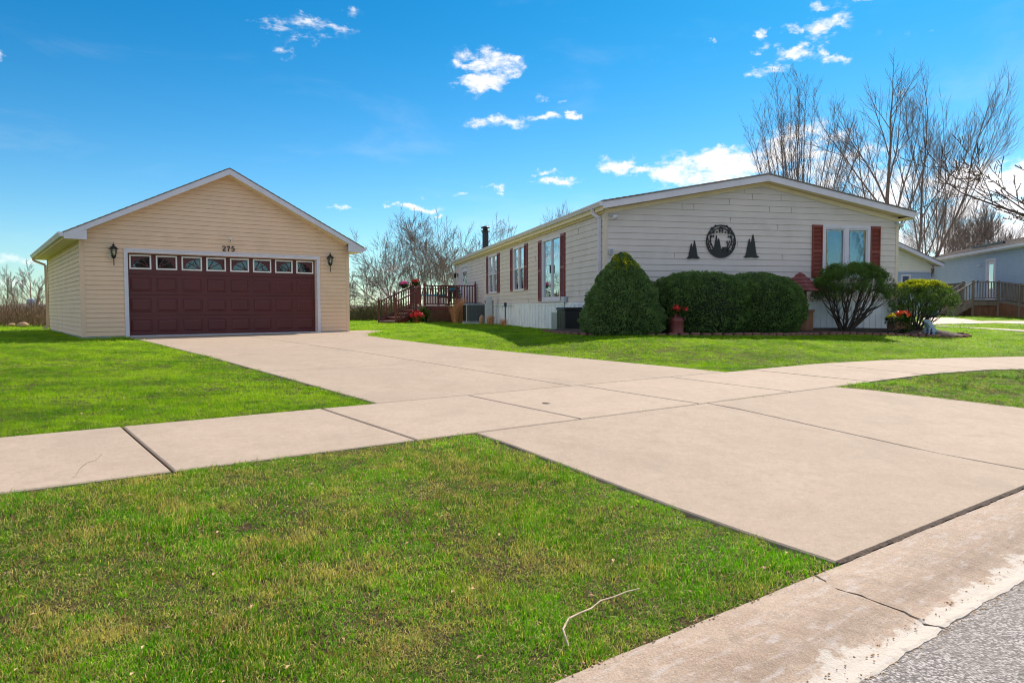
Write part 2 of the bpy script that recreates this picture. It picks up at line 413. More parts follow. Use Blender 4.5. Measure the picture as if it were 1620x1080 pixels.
M['driveway'] = concrete('driveway', (.325, .254, .200), (.245, .183, .138))
M['sidewalk'] = concrete('sidewalk', (.345, .270, .214), (.268, .203, .157))
def curb_mat():
    m = concrete('curb', (.36, .275, .215), (.24, .165, .12), .012, 140)
    w = NT(m.node_tree); b = w.n['Principled BSDF']; src = b.inputs['Base Color'].links[0].from_socket
    g = w.new('ShaderNodeNewGeometry').outputs['Position']
    p = w.new('ShaderNodeVectorMath'); p.operation = 'DOT_PRODUCT'; w.link(g, p.inputs[0]); p.inputs[1].default_value = (-SG, CG, 0); p = p.outputs['Value']
    sv = w.new('ShaderNodeVectorMath'); sv.operation = 'DOT_PRODUCT'; w.link(g, sv.inputs[0]); sv.inputs[1].default_value = (CG, SG, 0)
    n = w.noise(g, 2.1, 7, .68, .4); n2 = w.noise(g, 11, 6, .7)
    nn = w.math('ADD', w.math('MULTIPLY', n, .8), w.math('MULTIPLY', n2, .2))
    band = w.rng(w.math('ADD', p, w.math('MULTIPLY', w.math('SUBTRACT', n2, .5), .22)), 1.30, 1.36); band2 = w.rng(p, 1.42, 1.52)
    c = w.mix(w.math('MULTIPLY', w.math('MULTIPLY', band, w.math('SUBTRACT', 1, band2)), .30), src, (.24, .165, .12))       # dirt line in the flow of the gutter
    k = w.math('ADD', nn, w.math('MULTIPLY', w.math('SUBTRACT', 1.30, p), 1.5))
    c = w.mix(w.rng(k, .50, .54, 0, .85), c, (.52, .47, .42))                                                                   # bare cement paste left on the pan
    st = w.noise(w.vmath('MULTIPLY', g, (1, 1, 1)), 6, 6, .72, .8); c = w.mix(w.rng(st, .56, .68, 0, .5), c, (.22, .17, .13))
    cx = w.new('ShaderNodeCombineXYZ'); w.link(w.math('MULTIPLY', sv.outputs['Value'], 5), cx.inputs[0]); w.link(w.math('MULTIPLY', p, 26), cx.inputs[1])
    sk1 = w.noise(cx.outputs[0], 1.0, 7, .75, .3); c = w.mix(w.rng(sk1, .50, .66, 0, .55), c, (.47, .42, .41)); c = w.mix(w.rng(sk1, .30, .42, .5, 0), c, (.25, .18, .13))
    gr = w.noise(g, 75, 5, .8); c = w.mix(w.rng(gr, .60, .68, 0, .6), c, (.15, .11, .09)); c = w.mix(w.rng(gr, .32, .40, .6, 0), c, (.66, .58, .50))
    w.link(c, b.inputs['Base Color']); return m
M['curb'] = curb_mat()
M['path'] = concrete('path', (.52, .43, .37), (.42, .34, .29))


def asphalt():
    m, w, b = material('asphalt')
    g = w.new('ShaderNodeNewGeometry').outputs['Position']
    vo = w.new('ShaderNodeTexVoronoi'); vo.inputs['Scale'].default_value = 95; w.link(g, vo.inputs['Vector'])
    hs = w.new('ShaderNodeSeparateColor'); w.link(vo.outputs['Color'], hs.inputs[0])
    c = w.mix(w.rng(hs.outputs[0], .1, .95), (.14, .125, .12), (.42, .38, .37))
    c = w.mix(w.rng(vo.outputs['Distance'], .45, .8, 0, .8), c, (.05, .045, .045))
    c = w.mix(w.rng(w.noise(g, 2, 5), .4, .7, 0, .4), c, (.22, .19, .175))
    w.link(c, b.inputs['Base Color']); b.inputs['Roughness'].default_value = .85
    bp = w.new('ShaderNodeBump'); bp.inputs['Strength'].default_value = .9; bp.inputs['Distance'].default_value = .006
    w.link(w.math('SUBTRACT', 1, vo.outputs['Distance']), bp.inputs['Height']); w.link(bp.outputs[0], b.inputs['Normal'])
    return m


M['asphalt'] = asphalt()


def shingle():
    m, w, b = material('shingle')
    tc = w.new('ShaderNodeTexCoord')
    n = w.noise(tc.outputs['Object'], 14, 5, .7); n2 = w.noise(tc.outputs['Object'], 180, 2, .5)
    c = w.mix(w.rng(n, .3, .7), (.13, .10, .085), (.26, .21, .18)); c = w.mix(w.rng(n2, .4, .6, 0, .4), c, (.33, .28, .25))
    w.link(c, b.inputs['Base Color']); b.inputs['Roughness'].default_value = .95
    return m


M['shingle'] = shingle()


def earth():
    """soil and thatch under the lawns, dry field beyond"""
    m, w, b = material('lawn_soil')
    g = w.new('ShaderNodeNewGeometry').outputs['Position']
    n = w.noise(g, 45, 5, .7); n3 = w.noise(g, .9, 5, .6)
    c = w.mix(w.rng(n, .35, .65), (.028, .022, .012), (.10, .075, .034))
    c = w.mix(w.rng(n3, .45, .65, 0, .55), c, (.06, .085, .018))
    far = w.vmath('DOT_PRODUCT', g, (0, 1, 0))
    sep = w.new('ShaderNodeSeparateXYZ'); w.link(g, sep.inputs[0])
    green = w.mix(w.rng(w.noise(g, 5, 6, .7), .3, .7), (.13, .22, .004), (.24, .35, .006))
    c = w.mix(w.rng(sep.outputs[1], 9, 22), c, green)
    fld = w.math('ADD', sep.outputs[1], w.math('MULTIPLY', w.noise(g, .2, 4), 8))
    c = w.mix(w.rng(fld, 46, 52), c, (.24, .16, .09))
    w.link(c, b.inputs['Base Color']); b.inputs['Roughness'].default_value = 1; b.inputs['Specular IOR Level'].default_value = .1
    bp = w.new('ShaderNodeBump'); bp.inputs['Strength'].default_value = .8; bp.inputs['Distance'].default_value = .02
    w.link(n, bp.inputs['Height']); w.link(bp.outputs[0], b.inputs['Normal'])
    return m


M['soil'] = earth()


def leafy(name, dark, light, transl=.4, tip=None, patches=None, gloss=.45, nscale=3.0, instance=False, far=False):
    """foliage: tone attribute per leaf, world-position clumps, translucent"""
    m, w, b = material(name)
    at = w.new('ShaderNodeAttribute'); at.attribute_name = 'tone'; t = at.outputs['Fac']
    g = w.new('ShaderNodeNewGeometry').outputs['Position']
    n = w.noise(g, nscale, 5, .65)
    f = w.math('ADD', w.math('MULTIPLY', w.math('FRACT', w.math('MULTIPLY', t, .9999)), .6), w.math('MULTIPLY', w.rng(n, .3, .7), .4))
    c = w.mix(f, dark, light)
    if far:
        sp_ = w.new('ShaderNodeSeparateXYZ'); w.link(g, sp_.inputs[0])
        near = w.rng(w.math('ADD', w.math('MULTIPLY', sp_.outputs[0], -CG * .0 - SG), w.math('MULTIPLY', sp_.outputs[1], CG)), 4.2, 7.0, 1, 0)
        c = w.mix(w.math('MULTIPLY', w.math('SUBTRACT', 1, near), .75), c, w.mix(w.rng(w.math('ADD', w.math('MULTIPLY', w.noise(g, .9, 6, .7), .6), w.math('MULTIPLY', w.noise(g, 6, 5, .7), .4)), .40, .60), (.075, .19, .002), (.33, .49, .005)))
        dead = w.mix(w.rng(t, 2, 3), (.26, .14, .05), (.80, .67, .40))
        c = w.mix(w.math('MULTIPLY', w.math('GREATER_THAN', t, 1.5), w.math('ADD', w.math('MULTIPLY', near, .75), .2)), c, dead)
    if patches:
        oi = w.new('ShaderNodeObjectInfo')
        for (sc, lo, hi, amt, pc, off) in patches:
            pn = w.noise(w.vmath('ADD', g, off), sc, 5, .68, .3)
            k = w.math('ADD', pn, w.math('MULTIPLY', w.math('SUBTRACT', w.math('FRACT', t), .5), .28))
            if instance: k = w.math('ADD', k, w.math('MULTIPLY', w.math('SUBTRACT', oi.outputs['Random'], .5), .10))
            fac = w.rng(k, lo, hi, 0, amt)
            if far: fac = w.math('MULTIPLY', w.math('MULTIPLY', fac, w.math('ADD', w.math('MULTIPLY', near, .72), .13)), w.rng(sp_.outputs[0], -.5, 1.0, 1, .45))
            c = w.mix(fac, c, pc)
    w.link(c, b.inputs['Base Color']); b.inputs['Roughness'].default_value = gloss; b.inputs['Specular IOR Level'].default_value = .18
    tr = w.new('ShaderNodeBsdfTranslucent')
    w.link(w.mix(1, c, (1.25, 1.35, .55), 'MULTIPLY'), tr.inputs[0])
    mx = w.new('ShaderNodeMixShader'); mx.inputs[0].default_value = transl
    w.link(b.outputs[0], mx.inputs[1]); w.link(tr.outputs[0], mx.inputs[2])
    w.link(mx.outputs[0], w.n['Material Output'].inputs[0])
    return m


M['grass'] = leafy('grass', (.016, .10, .001), (.19, .50, .004), .5, nscale=1.3, gloss=.6, instance=True, far=True,
                   patches=[(1.1, .48, .68, .5, (.36, .38, .025), (3, 1, 0)), (2.7, .51, .64, .92, (.52, .38, .17), (9, 4, 0)), (7, .60, .68, .8, (.22, .11, .05), (1, 8, 0)), (90, .60, .66, .8, (.80, .66, .34), (2, 7, 1))])
M['boxwood'] = leafy('boxwood', (.035, .075, .022), (.22, .34, .10), .2, nscale=5)
M['yew'] = leafy('yew', (.028, .060, .014), (.16, .26, .05), .25, nscale=5)
M['sunlit_gold'] = leafy('sunlit_gold', (.10, .13, .008), (.55, .52, .02), .4, nscale=4)  # yellow leaf colour standing in for sun on the shrub tops
M['spruce'] = leafy('spruce', (.040, .085, .028), (.26, .38, .13), .2, nscale=6)
M['bud'] = leafy('bud', (.06, .03, .015), (.22, .12, .03), .2)
M['plantleaf'] = leafy('plantleaf', (.02, .05, .01), (.06, .12, .02), .3)


def glass_mat(name, tint=(.02, .025, .03), base=.12, k=1.5):
    m, w, b = material(name)
    w.n.remove(b)
    gl = w.new('ShaderNodeBsdfGlossy'); gl.inputs['Roughness'].default_value = .02; gl.inputs[0].default_value = (.85, .93, 1, 1)
    tr = w.new('ShaderNodeBsdfTransparent'); tr.inputs[0].default_value = (.72, .78, .80, 1)
    fr = w.new('ShaderNodeFresnel'); fr.inputs[0].default_value = 1.55
    g = w.new('ShaderNodeNewGeometry').outputs['Position']
    bp = w.new('ShaderNodeBump'); bp.inputs['Strength'].default_value = .10; bp.inputs['Distance'].default_value = .02
    w.link(w.noise(g, 2.5, 2), bp.inputs['Height']); w.link(bp.outputs[0], gl.inputs['Normal'])
    f = w.math('ADD', w.math('MULTIPLY', fr.outputs[0], k), base, clamp=True)
    mx = w.new('ShaderNodeMixShader'); w.link(f, mx.inputs[0]); w.link(tr.outputs[0], mx.inputs[1]); w.link(gl.outputs[0], mx.inputs[2])
    w.link(mx.outputs[0], w.n['Material Output'].inputs[0])
    return m


M['glass'] = glass_mat('glass', base=.20, k=2.4)
M['door_glass'] = glass_mat('door_glass', base=.03)
M['front_glass'] = glass_mat('front_glass', base=.10, k=1.5)
M['screen'] = glass_mat('screen', base=.05)
M['lampglass'] = glass_mat('lampglass', base=.15)

# ------------------------------------------------------------------ ground shape
def to_sp(x, y): return x * CG + y * SG, -x * SG + y * CG
def to_xy(s, p): return s * CG - p * SG, s * SG + p * CG
def ss(x):
    x = np.clip(x, 0, 1); return x * x * (3 - 2 * x)
def base_z(q): return np.interp(q, [1.6, 2.4, 4.4, 6.0, 9, 12, 16, 20, 60], [-.455, -.425, -.265, -.235, -.165, -.1, -.04, 0, 0])
DRV_P = [6.3, 8.1, 9.3, 11.1, 12.8, 15.9, 17.6, 18.6, 19.4, 20.0, 20.5]
DRV_S = [8.7, 8.5, 8.36, 8.16, 8.02, 8.2, 8.5, 8.95, 9.5, 10.05, 10.35]
def drv_right(q): return np.interp(q, DRV_P, DRV_S)
def apron_right(q): return np.interp(q, [1.66, 2.2, 2.9, 3.8, 4.6], [9.6, 9.35, 9.05, 8.69, 8.36])
def zg(x, y):
    s, q = x * CG + y * SG, -x * SG + y * CG
    b = base_z(q)
    m = ss((s - drv_right(q)) / 3.0) * ss((q - 6.4) / 4)
    yard = .09 + .14 * ss((y - 22) / 14) * ss((x - 12) / 8) - .05 * ss((y - 18) / 6) * ss((6 - x) / 4)
    return b * (1 - m) + yard * m


HX, HY, HA = 2.2677, 17.7172, .2396
def hxy(u, w): return HX + u * math.cos(HA) - w * math.sin(HA), HY + u * math.sin(HA) + w * math.cos(HA)
def to_h(x, y): return (x - HX) * math.cos(HA) + (y - HY) * math.sin(HA), -(x - HX) * math.sin(HA) + (y - HY) * math.cos(HA)
GX, GY = -10.3876, 17.4477
def gxy(u, w): return GX + u * CG - w * SG, GY + u * SG + w * CG


def terrain():
    def axis(lo, hi, fine0, fine1):
        a = [fine0]; st = .3
        while a[-1] < fine1: a.append(a[-1] + .3)
        while a[-1] < hi: st *= 1.22; a.append(a[-1] + st)
        b = []; st = .3; v = fine0
        while v > lo: st *= 1.22; v -= st; b.append(v)
        return np.array(b[::-1] + a)
    xs = axis(-2500, 2500, -22, 26); ys = axis(-300, 3000, 0, 40)
    X, Y = np.meshgrid(xs, ys); S_, P_ = X * CG + Y * SG, -X * SG + Y * CG
    Z = zg(X, Y) - .012
    Z = Z - .27 * ss((4.35 - P_) / .5)
    Z = Z - np.where((Y > 60), np.minimum((Y - 60) * .01, .5), 0)
    # soil drops clear below the slabs
    V = np.stack([X, Y, Z], -1).reshape(-1, 3); nx = len(xs); ny = len(ys)
    i, j = np.meshgrid(np.arange(nx - 1), np.arange(ny - 1)); a = (j * nx + i).ravel()
    F = np.stack([a, a + 1, a + nx + 1, a + nx], 1)
    me = np_mesh('ground', V, F, True)
    link('ground', me, M['soil'], kind='structure')
    for (a, b) in ((-16, 3.10), (8.3, 26)):                     # strip of ground between sidewalk and kerb
        S2, P2 = np.meshgrid(np.linspace(a, b, int((b - a) / .12)), np.linspace(1.674, 4.70, 26)); X, Y = S2 * CG - P2 * SG, S2 * SG + P2 * CG
        V = np.stack([X, Y, zg(X, Y) - .010 + .004 * np.sin(S2 * 9 + 3 * np.sin(P2 * 7))], -1).reshape(-1, 3); nx = S2.shape[1]; ny = S2.shape[0]
        i, j = np.meshgrid(np.arange(nx - 1), np.arange(ny - 1)); k = (j * nx + i).ravel()
        link('verge', np_mesh('verge', V, np.stack([k, k + 1, k + nx + 1, k + nx], 1), True), M['soil'], kind='structure')


terrain()


def slab(mb, sL, sR, p0, p1, rows=4, cols=4, thick=.14, dz=.005, edge=.010):
    """slab between two side curves, top following the ground, with a small chamfer"""
    def fn(f, q): return f(q) if callable(f) else f
    ps = [p0, p0 + edge] + [p0 + (p1 - p0) * k / rows for k in range(1, rows)] + [p1 - edge, p1]
    vs = []; n = cols + 3
    for a, q in enumerate(ps):
        l, r = fn(sL, q), fn(sR, q)
        ts = [l, l + edge] + [l + (r - l) * k / cols for k in range(1, cols)] + [r - edge, r]
        for b, s_ in enumerate(ts):
            x, y = to_xy(s_, q); e = (a in (0, len(ps) - 1)) or (b in (0, len(ts) - 1))
            vs.append((x, y, float(zg(x, y)) + dz - (.007 if e else 0)))
    m = len(ps); n = cols + 3; fs = []
    for a in range(m - 1):
        for b in range(n - 1):
            fs.append((a * n + b, a * n + b + 1, (a + 1) * n + b + 1, (a + 1) * n + b))
    per = [b for b in range(n)] + [a * n + n - 1 for a in range(1, m)] + [(m - 1) * n + b for b in range(n - 2, -1, -1)] + [a * n for a in range(m - 2, 0, -1)]
    k = len(vs); vs += [(vs[i][0], vs[i][1], vs[i][2] - thick) for i in per]
    for i in range(len(per)):
        j = (i + 1) % len(per); fs.append((per[i], k + i, k + j, per[j]))
    mb.add(vs, fs)


G = .011
# driveway between sidewalk and garage: two lanes, transverse joints
dm = MB(); mid = 5.72
cuts = [6.42, 9.75, 13.4, 17.0, 20.13]
for a, b in zip(cuts[:-1], cuts[1:]):
    slab(dm, 3.18, mid - G / 2, a + G / 2, b - G / 2, 6, 6)
    slab(dm, mid + G / 2, lambda q: drv_right(q), a + G / 2, b - G / 2, 12, 6)
slab(dm, 9.16, lambda q: 10.35 - abs(q - 20.5) * .4, 20.14, 21.05, 4, 3)
slab(dm, 3.18, 9.14, 20.14, 20.6, 2, 5, dz=.004)          # threshold under the door
dm.build('driveway', M['driveway'], kind='structure')
# apron between sidewalk and kerb
am = MB()
slab(am, 3.12, 5.93, 1.690, 4.60, 6, 5); slab(am, 5.945, lambda q: apron_right(q), 1.690, 4.60, 8, 6)
am.build('driveway_apron', M['driveway'], kind='structure')
# sidewalk: straight run, then bending with the street
sm = MB(); js = [-12.25, -10.6, -8.95, -7.3, -5.65, -4.0, -2.35, -.7, .955, 2.61, 4.24, 5.84, 7.48, 9.3]
for a, b in zip(js[:-1], js[1:]):
    slab(sm, a + .009, b - .009, 4.63, 6.40, 3, 3)
cpath = [(9.3, 5.515), (11.0, 5.52), (12.6, 5.3), (14.2, 4.85), (15.8, 4.25), (17.6, 3.6), (19.4, 3.0), (21.2, 2.5), (23, 2.2), (25, 2.0)]
for (s0, q0), (s1, q1), k in zip(cpath[:-1], cpath[1:], range(99)):
    def nrm(i):
        a = cpath[max(i - 1, 0)]; b = cpath[min(i + 1, len(cpath) - 1)]; d = (b[0] - a[0], b[1] - a[1]); l = math.hypot(*d); return (-d[1] / l, d[0] / l)
    n0, n1 = nrm(k) if k else (0, 1), nrm(k + 1); h = .885
    vs = []
    for (t, c, n) in ((.005, (s0, q0), n0), (.995, (s1, q1), n1)):
        for e in (-h, -h / 2, 0, h / 2, h):
            s_ = s0 + (s1 - s0) * t + n[0] * e; q_ = q0 + (q1 - q0) * t + n[1] * e
            x, y = to_xy(s_, q_); vs.append((x, y, float(zg(x, y)) + .006))
    fs = [(i, i + 5, i + 6, i + 1) for i in range(4)]; fs = [tuple(reversed(f)) for f in fs]
    vs2 = vs + [(v[0], v[1], v[2] - .14) for v in vs]
    fs += [(0, 4, 14, 10), (5, 15, 19, 9), (0, 10, 15, 5), (4, 9, 19, 14)]
    sm.add(vs2, fs)
sm.build('sidewalk', M['sidewalk'], kind='structure')


def on_side_path(s_, q_):
    for (s0, q0), (s1, q1) in zip(cpath[:-1], cpath[1:]):
        if s0 - .1 <= s_ <= s1 + .1:
            t = (s_ - s0) / (s1 - s0)
            if abs(q_ - (q0 + (q1 - q0) * t)) < .96: return True
    return False


# kerb and gutter: one rolled profile, broken by a real crack
def kerb():
    P_FULL = [(1.675, -.62), (1.672, -.452), (1.655, -.443), (1.60, -.444), (1.53, -.452), (1.46, -.468), (1.39, -.490), (1.35, -.508), (1.30, -.526), (1.24, -.536), (1.195, -.533), (1.18, -.537), (1.178, -.62)]
    def crack(q): # s of the crack for a given p
        t = (1.675 - q) / .50
        return 2.88 - .07 * math.sin(math.pi * min(t * 1.6, 1)) + .11 * t + .014 * math.sin(t * 19) + .007 * math.sin(t * 47 + 1)
    mb = MB()
    def piece(fa, fb, n):
        vs = []; m = len(P_FULL); q2 = random.Random(5)
        dense = []
        for (p0, z0), (p1, z1) in zip(P_FULL[:-1], P_FULL[1:]):
            k = max(1, int(abs(p1 - p0) / .022))
            for i in range(k): dense.append((p0 + (p1 - p0) * i / k, z0 + (z1 - z0) * i / k))
        dense.append(P_FULL[-1]); m = len(dense)
        for (q, z) in dense:
            a, b = fa(q), fb(q)
            for i in range(n + 1):
                s_ = a + (b - a) * i / n
                dep = float(ss((s_ - 2.6) / .8)) * .003
                zz = z - (dep if q > 1.45 else 0)
                wob = .0015 * math.sin(s_ * 3.1 + q * 9) + .0012 * math.sin(s_ * 11.7 + q * 23) + .0006 * math.sin(s_ * 53 + q * 60)
                edge = .006 * math.sin(s_ * 4.3) + .004 * math.sin(s_ * 17) + .003 * math.sin(s_ * 43) + .002 * math.sin(s_ * 97) if q < 1.20 else 0
                x, y = to_xy(s_, q + edge); vs.append((x, y, zz + (wob if -.6 < z < -.0 and z > -.6 else 0)))
        fs = [(j * (n + 1) + i, j * (n + 1) + i + 1, (j + 1) * (n + 1) + i + 1, (j + 1) * (n + 1) + i) for j in range(m - 1) for i in range(n)]
        fs += [tuple(j * (n + 1) for j in range(m)), tuple(reversed([j * (n + 1) + n for j in range(m)]))]
        fs = [tuple(reversed(f)) for f in fs]
        mb.add(vs, fs, False)
    piece(lambda q: -1.2, lambda q: crack(q) - .005 - .004 * math.sin(q * 31) ** 2, 150)
    piece(lambda q: crack(q) + .006 + .012 * (1.675 - q) + .005 * math.sin(q * 47) ** 2, lambda q: 8.0, 170)
    piece(lambda q: -14, lambda q: -1.212, 60); piece(lambda q: 8.012, lambda q: 26, 60)
    mb.build('curb', M['curb'], kind='structure')


kerb()
jm = MB(); vs = []; q = random.Random(12); n = 420                # dirt packed in the joint between apron and kerb
for i in range(n + 1):
    s_ = 3.10 + 6.4 * i / n; a = 1.668 - .012 * abs(math.sin(i * .31) * math.sin(i * .13)) - q.uniform(0, .006); b = 1.694 + q.uniform(0, .004)
    for p_, z in ((a, -.4445), (1.68, -.4375 - q.uniform(0, .004)), (b, -.4445)): x, y = to_xy(s_, p_); vs.append((x, y, z))
jm.add(vs, [(i * 3 + k, (i + 1) * 3 + k, (i + 1) * 3 + k + 1, i * 3 + k + 1) for i in range(n) for k in range(2)]); jm.build('joint_dirt', M['mulch'], label='dark dirt packed in the joint between drive apron and curb', kind='stuff')
gm = MB(); q = random.Random(31)                                   # grit and crumbs along the gutter lip and the lawn edge
for k in range(1500):
    s_ = q.uniform(.6, 6.5); e = q.random()
    p_ = 1.178 + q.gauss(0, .012) if e < .62 else (1.27 + q.gauss(0, .03) if e < .8 else 1.665 + q.gauss(0, .012)); z = {0: -.541, 1: -.530, 2: -.441}[0 if e < .62 else (1 if e < .8 else 2)]
    if e >= .8 and s_ > 3: continue
    x, y = to_xy(s_, p_); r_ = q.uniform(.0018, .0055); gm.blob((x, y, z + r_ * .3), (r_, r_ * q.uniform(.6, 1), r_ * .6), 5, 4, .3, k)
gm.build('grit', M['rock'], label='brown grit and crumbs along the gutter edges', kind='stuff')
V = []; ns = 60
am = MB()
rows = [(1.21, -.5405), (.9, -.536), (0, -.51), (-3, -.44), (-6, -.50), (-8, -.55), (-9.2, -.56)]
for s_ in np.linspace(-30, 40, ns):
    for q, z in rows: x, y = to_xy(s_, q); V.append((x, y, z))
k = len(rows); F = [(i * k + j, i * k + j + 1, (i + 1) * k + j + 1, (i + 1) * k + j) for i in range(ns - 1) for j in range(k - 1)]
am.add(V, F); am.build('road', M['asphalt'], kind='structure')
# far side of the street (behind the viewer): ground that the windows reflect
am = MB(); V = []
for s_ in (-60, 60):
    for q, z in ((-9.2, -.50), (-14, -.3), (-80, .2)): x, y = to_xy(s_, q); V.append((x, y, z))
am.add(V, [(0, 1, 4, 3), (1, 2, 5, 4)]); am.build('far_verge', M['soil'], kind='structure')

# neighbour's paths
def strip(mb, pts, wd, dz=.02):
    vs = []
    for i, (x, y) in enumerate(pts):
        a = pts[max(i - 1, 0)]; b = pts[min(i + 1, len(pts) - 1)]; d = (b[0] - a[0], b[1] - a[1]); l = math.hypot(*d); n = (-d[1] / l, d[0] / l)
        w_ = wd[i] if isinstance(wd, list) else wd
        for e in (-1, 1):
            X, Y = x + n[0] * e * w_ / 2, y + n[1] * e * w_ / 2; z = float(zg(X, Y)) + dz
            vs += [(X, Y, z), (X, Y, z - .12)]
    fs = []
    for i in range(len(pts) - 1):
        a = i * 4; b = a + 4; fs += [(a, a + 2, b + 2, b), (a + 1, a, b, b + 1), (a + 2, a + 3, b + 3, b + 2)]
    mb.add(vs, fs)
pm = MB()
NP1 = [(12.6, 25.2), (15.0, 26.3), (17.2, 26.9), (19.5, 26.6), (22, 26.0), (26, 24.8), (31, 23)]
strip(pm, NP1, [2.4, 2.9, 2.3, 1.8, 1.8, 1.8, 1.8])
strip(pm, [(17.1, 27.5), (18.0, 30), (18.6, 31.9)], 1.5, .025)
NP2 = [(13.4, 22.9), (15.4, 22.3), (18, 21.4), (22, 19.8)]
strip(pm, NP2, [.35, .5, .5, .5])
pm.build('path', M['path'], kind='structure')


# ------------------------------------------------------------------ lap siding
def cut(iv, holes):
    for (a, b) in holes:
        o = []
        for (l, r) in iv:
            if b <= l or a >= r: o.append((l, r)); continue
            if a > l: o.append((l, a))
            if b < r: o.append((b, r))
        iv = o
    return iv


def siding(mb, left, right, z0, z1, step, holes=(), out=.014, brk=(), g=.0065):
    """lap courses on the plane y=0 facing -y; left/right are functions of z; holes (x0,x1,za,zb)"""
    zs = set([z0, z1]); k = z0
    while k < z1: zs.add(round(k, 5)); k += step
    for h in holes:
        for z in h[2:4]:
            if z0 < z < z1: zs.add(z)
    for z in brk: zs.add(z)
    zs = sorted(zs)
    for a, b in zip(zs[:-1], zs[1:]):
        if b - a < 1e-4: continue
        i = math.floor((a - z0 + 1e-6) / step); ca = z0 + i * step
        oa = out * (1 - (a - ca) / step); ob = out * (1 - (b - ca) / step)
        hs = [(h[0], h[1]) for h in holes if h[2] < b - 1e-6 and h[3] > a + 1e-6]
        la, lb, ra, rb = left(a), left(b), right(a), right(b)
        if ra - la < .01: continue
        for (l, r) in cut([(max(la, lb) if hs else la, min(ra, rb) if hs else ra)], hs) if hs else [(la, ra)]:
            if hs: x = (l, r, r, l)
            else: x = (la, ra, max(rb, lb), lb)
            if hs and l == max(la, lb): x = (la, x[1], x[2], lb)
            if hs and r == min(ra, rb): x = (x[0], ra, rb, x[3])
            if abs(a - ca) < 1e-6 and b - a > g * 1.5:       # open lip: a real shadow gap under every course
                k = a + g
                vs = [(x[0], -oa, k), (x[1], -oa, k), (x[2], -ob, b), (x[3], -ob, b), (x[0], .008, k), (x[1], .008, k), (x[0], .008, a), (x[1], .008, a), (x[0], -.0005, a), (x[1], -.0005, a)]
                fs = [(0, 1, 2, 3), (4, 5, 1, 0), (6, 7, 5, 4), (8, 9, 7, 6)]
            else: vs = [(x[0], -oa, a), (x[1], -oa, a), (x[2], -ob, b), (x[3], -ob, b)]; fs = [(0, 1, 2, 3)]
            mb.add(vs, fs)


def rot_into(mb, a, tx, ty):
    c, s_ = math.cos(a), math.sin(a)
    mb.v = [(tx + x * c - y * s_, ty + x * s_ + y * c, z) for x, y, z in mb.v]
    return mb


def roof_planes(ul, ur, ridge_u, ze, zr, w0, w1, th=.035, zel=None):
    """two slopes with a thin slab thickness and shingle courses"""
    mb = MB()
    for (ue, zee) in ((ul, ze), (ur, ze if zel is None else zel)):
        n = 26
        for k in range(n):
            t0, t1 = k / n, (k + 1) / n
            ua, ub = ue + (ridge_u - ue) * t0, ue + (ridge_u - ue) * t1
            za, zb = zee + (zr - zee) * t0, zee + (zr - zee) * t1
            vs = [(ua, w0, za + th), (ua, w1, za + th), (ub, w1, zb + th - .008), (ub, w0, zb + th - .008), (ua, w0, za), (ua, w1, za), (ub, w1, zb), (ub, w0, zb)]
            fs = [(0, 1, 2, 3), (0, 3, 7, 4), (1, 5, 6, 2), (0, 4, 5, 1)]
            if ue > ridge_u: fs = [tuple(reversed(f)) for f in fs]
            mb.add(vs, fs)
    return mb


# ------------------------------------------------------------------ garage
GW, GH, GL = 6.905, 2.361, 8.656
gar = empty('garage', (GX, GY, 0), GA, 'tan lap sided garage with wide maroon door under low gable roof', 'garage')
RU, RZ = 3.45, 4.40
slope = (RZ - 2.50) / (RU + .35)
def zroof(u): return RZ - abs(u - RU) * slope
DO0, DO1, DOZ = 1.02, 5.92, 2.11          # door opening
fw = MB()
gl = lambda z: 0 if z < 2.45 else max(0, RU - (RZ - .10 - z) / slope)
grt = lambda z: GW if z < 2.45 else min(GW, RU + (RZ - .10 - z) / slope)
siding(fw, gl, grt, .03, RZ - .12, .114, [(DO0 - .01, DO1 + .01, 0, DOZ + .01)], .013, brk=(2.45,))
fw.build('front_wall', M['tan_siding'], gar)
lw = MB(); siding(lw, lambda z: 0, lambda z: GL, .03, GH + .05, .114, (), .013); rot_into(lw, -math.pi / 2, 0, GL)
lw.build('side_wall', M['tan_siding'], gar)
rw = MB(); siding(rw, lambda z: 0, lambda z: GL, .03, GH + .05, .114, (), .013); rot_into(rw, math.pi / 2, GW, 0)
rw.build('side_wall', M['tan_siding'], gar)
bw = MB(); siding(bw, lambda z: GW - grt(z), lambda z: GW - gl(z), .03, RZ - .12, .114, (), .013, brk=(2.45,)); rot_into(bw, math.pi, GW, GL)
bw.build('back_wall', M['tan_siding'], gar)
fd = MB().box(.02, GW - .02, .012, GL - .012, -.25, .03)
fd.build('foundation', M['pale_grey'], gar)
for (u, w_) in ((0, 0), (GW, 0), (0, GL), (GW, GL)):
    cp = MB()
    su = 1 if u == 0 else -1; sw = 1 if w_ == 0 else -1
    ulo, uhi = sorted((u - su * .017, u + su * .085)); wlo, whi = sorted((w_ - sw * .017, w_ + sw * .085))
    ui = sorted((u - su * .017, u + su * .003)); wi = sorted((w_ - sw * .017, w_ - sw * .0))
    cp.box(ulo, uhi, min(w_ - sw * .0171, w_), max(w_ - sw * .0171, w_), .02, GH + .05)
    cp.box(min(u - su * .0169, u), max(u - su * .0169, u), min(w_, w_ + sw * .085), max(w_, w_ + sw * .085), .02, GH + .05)
    cp.build('corner_post', M['tan_trim'], gar)
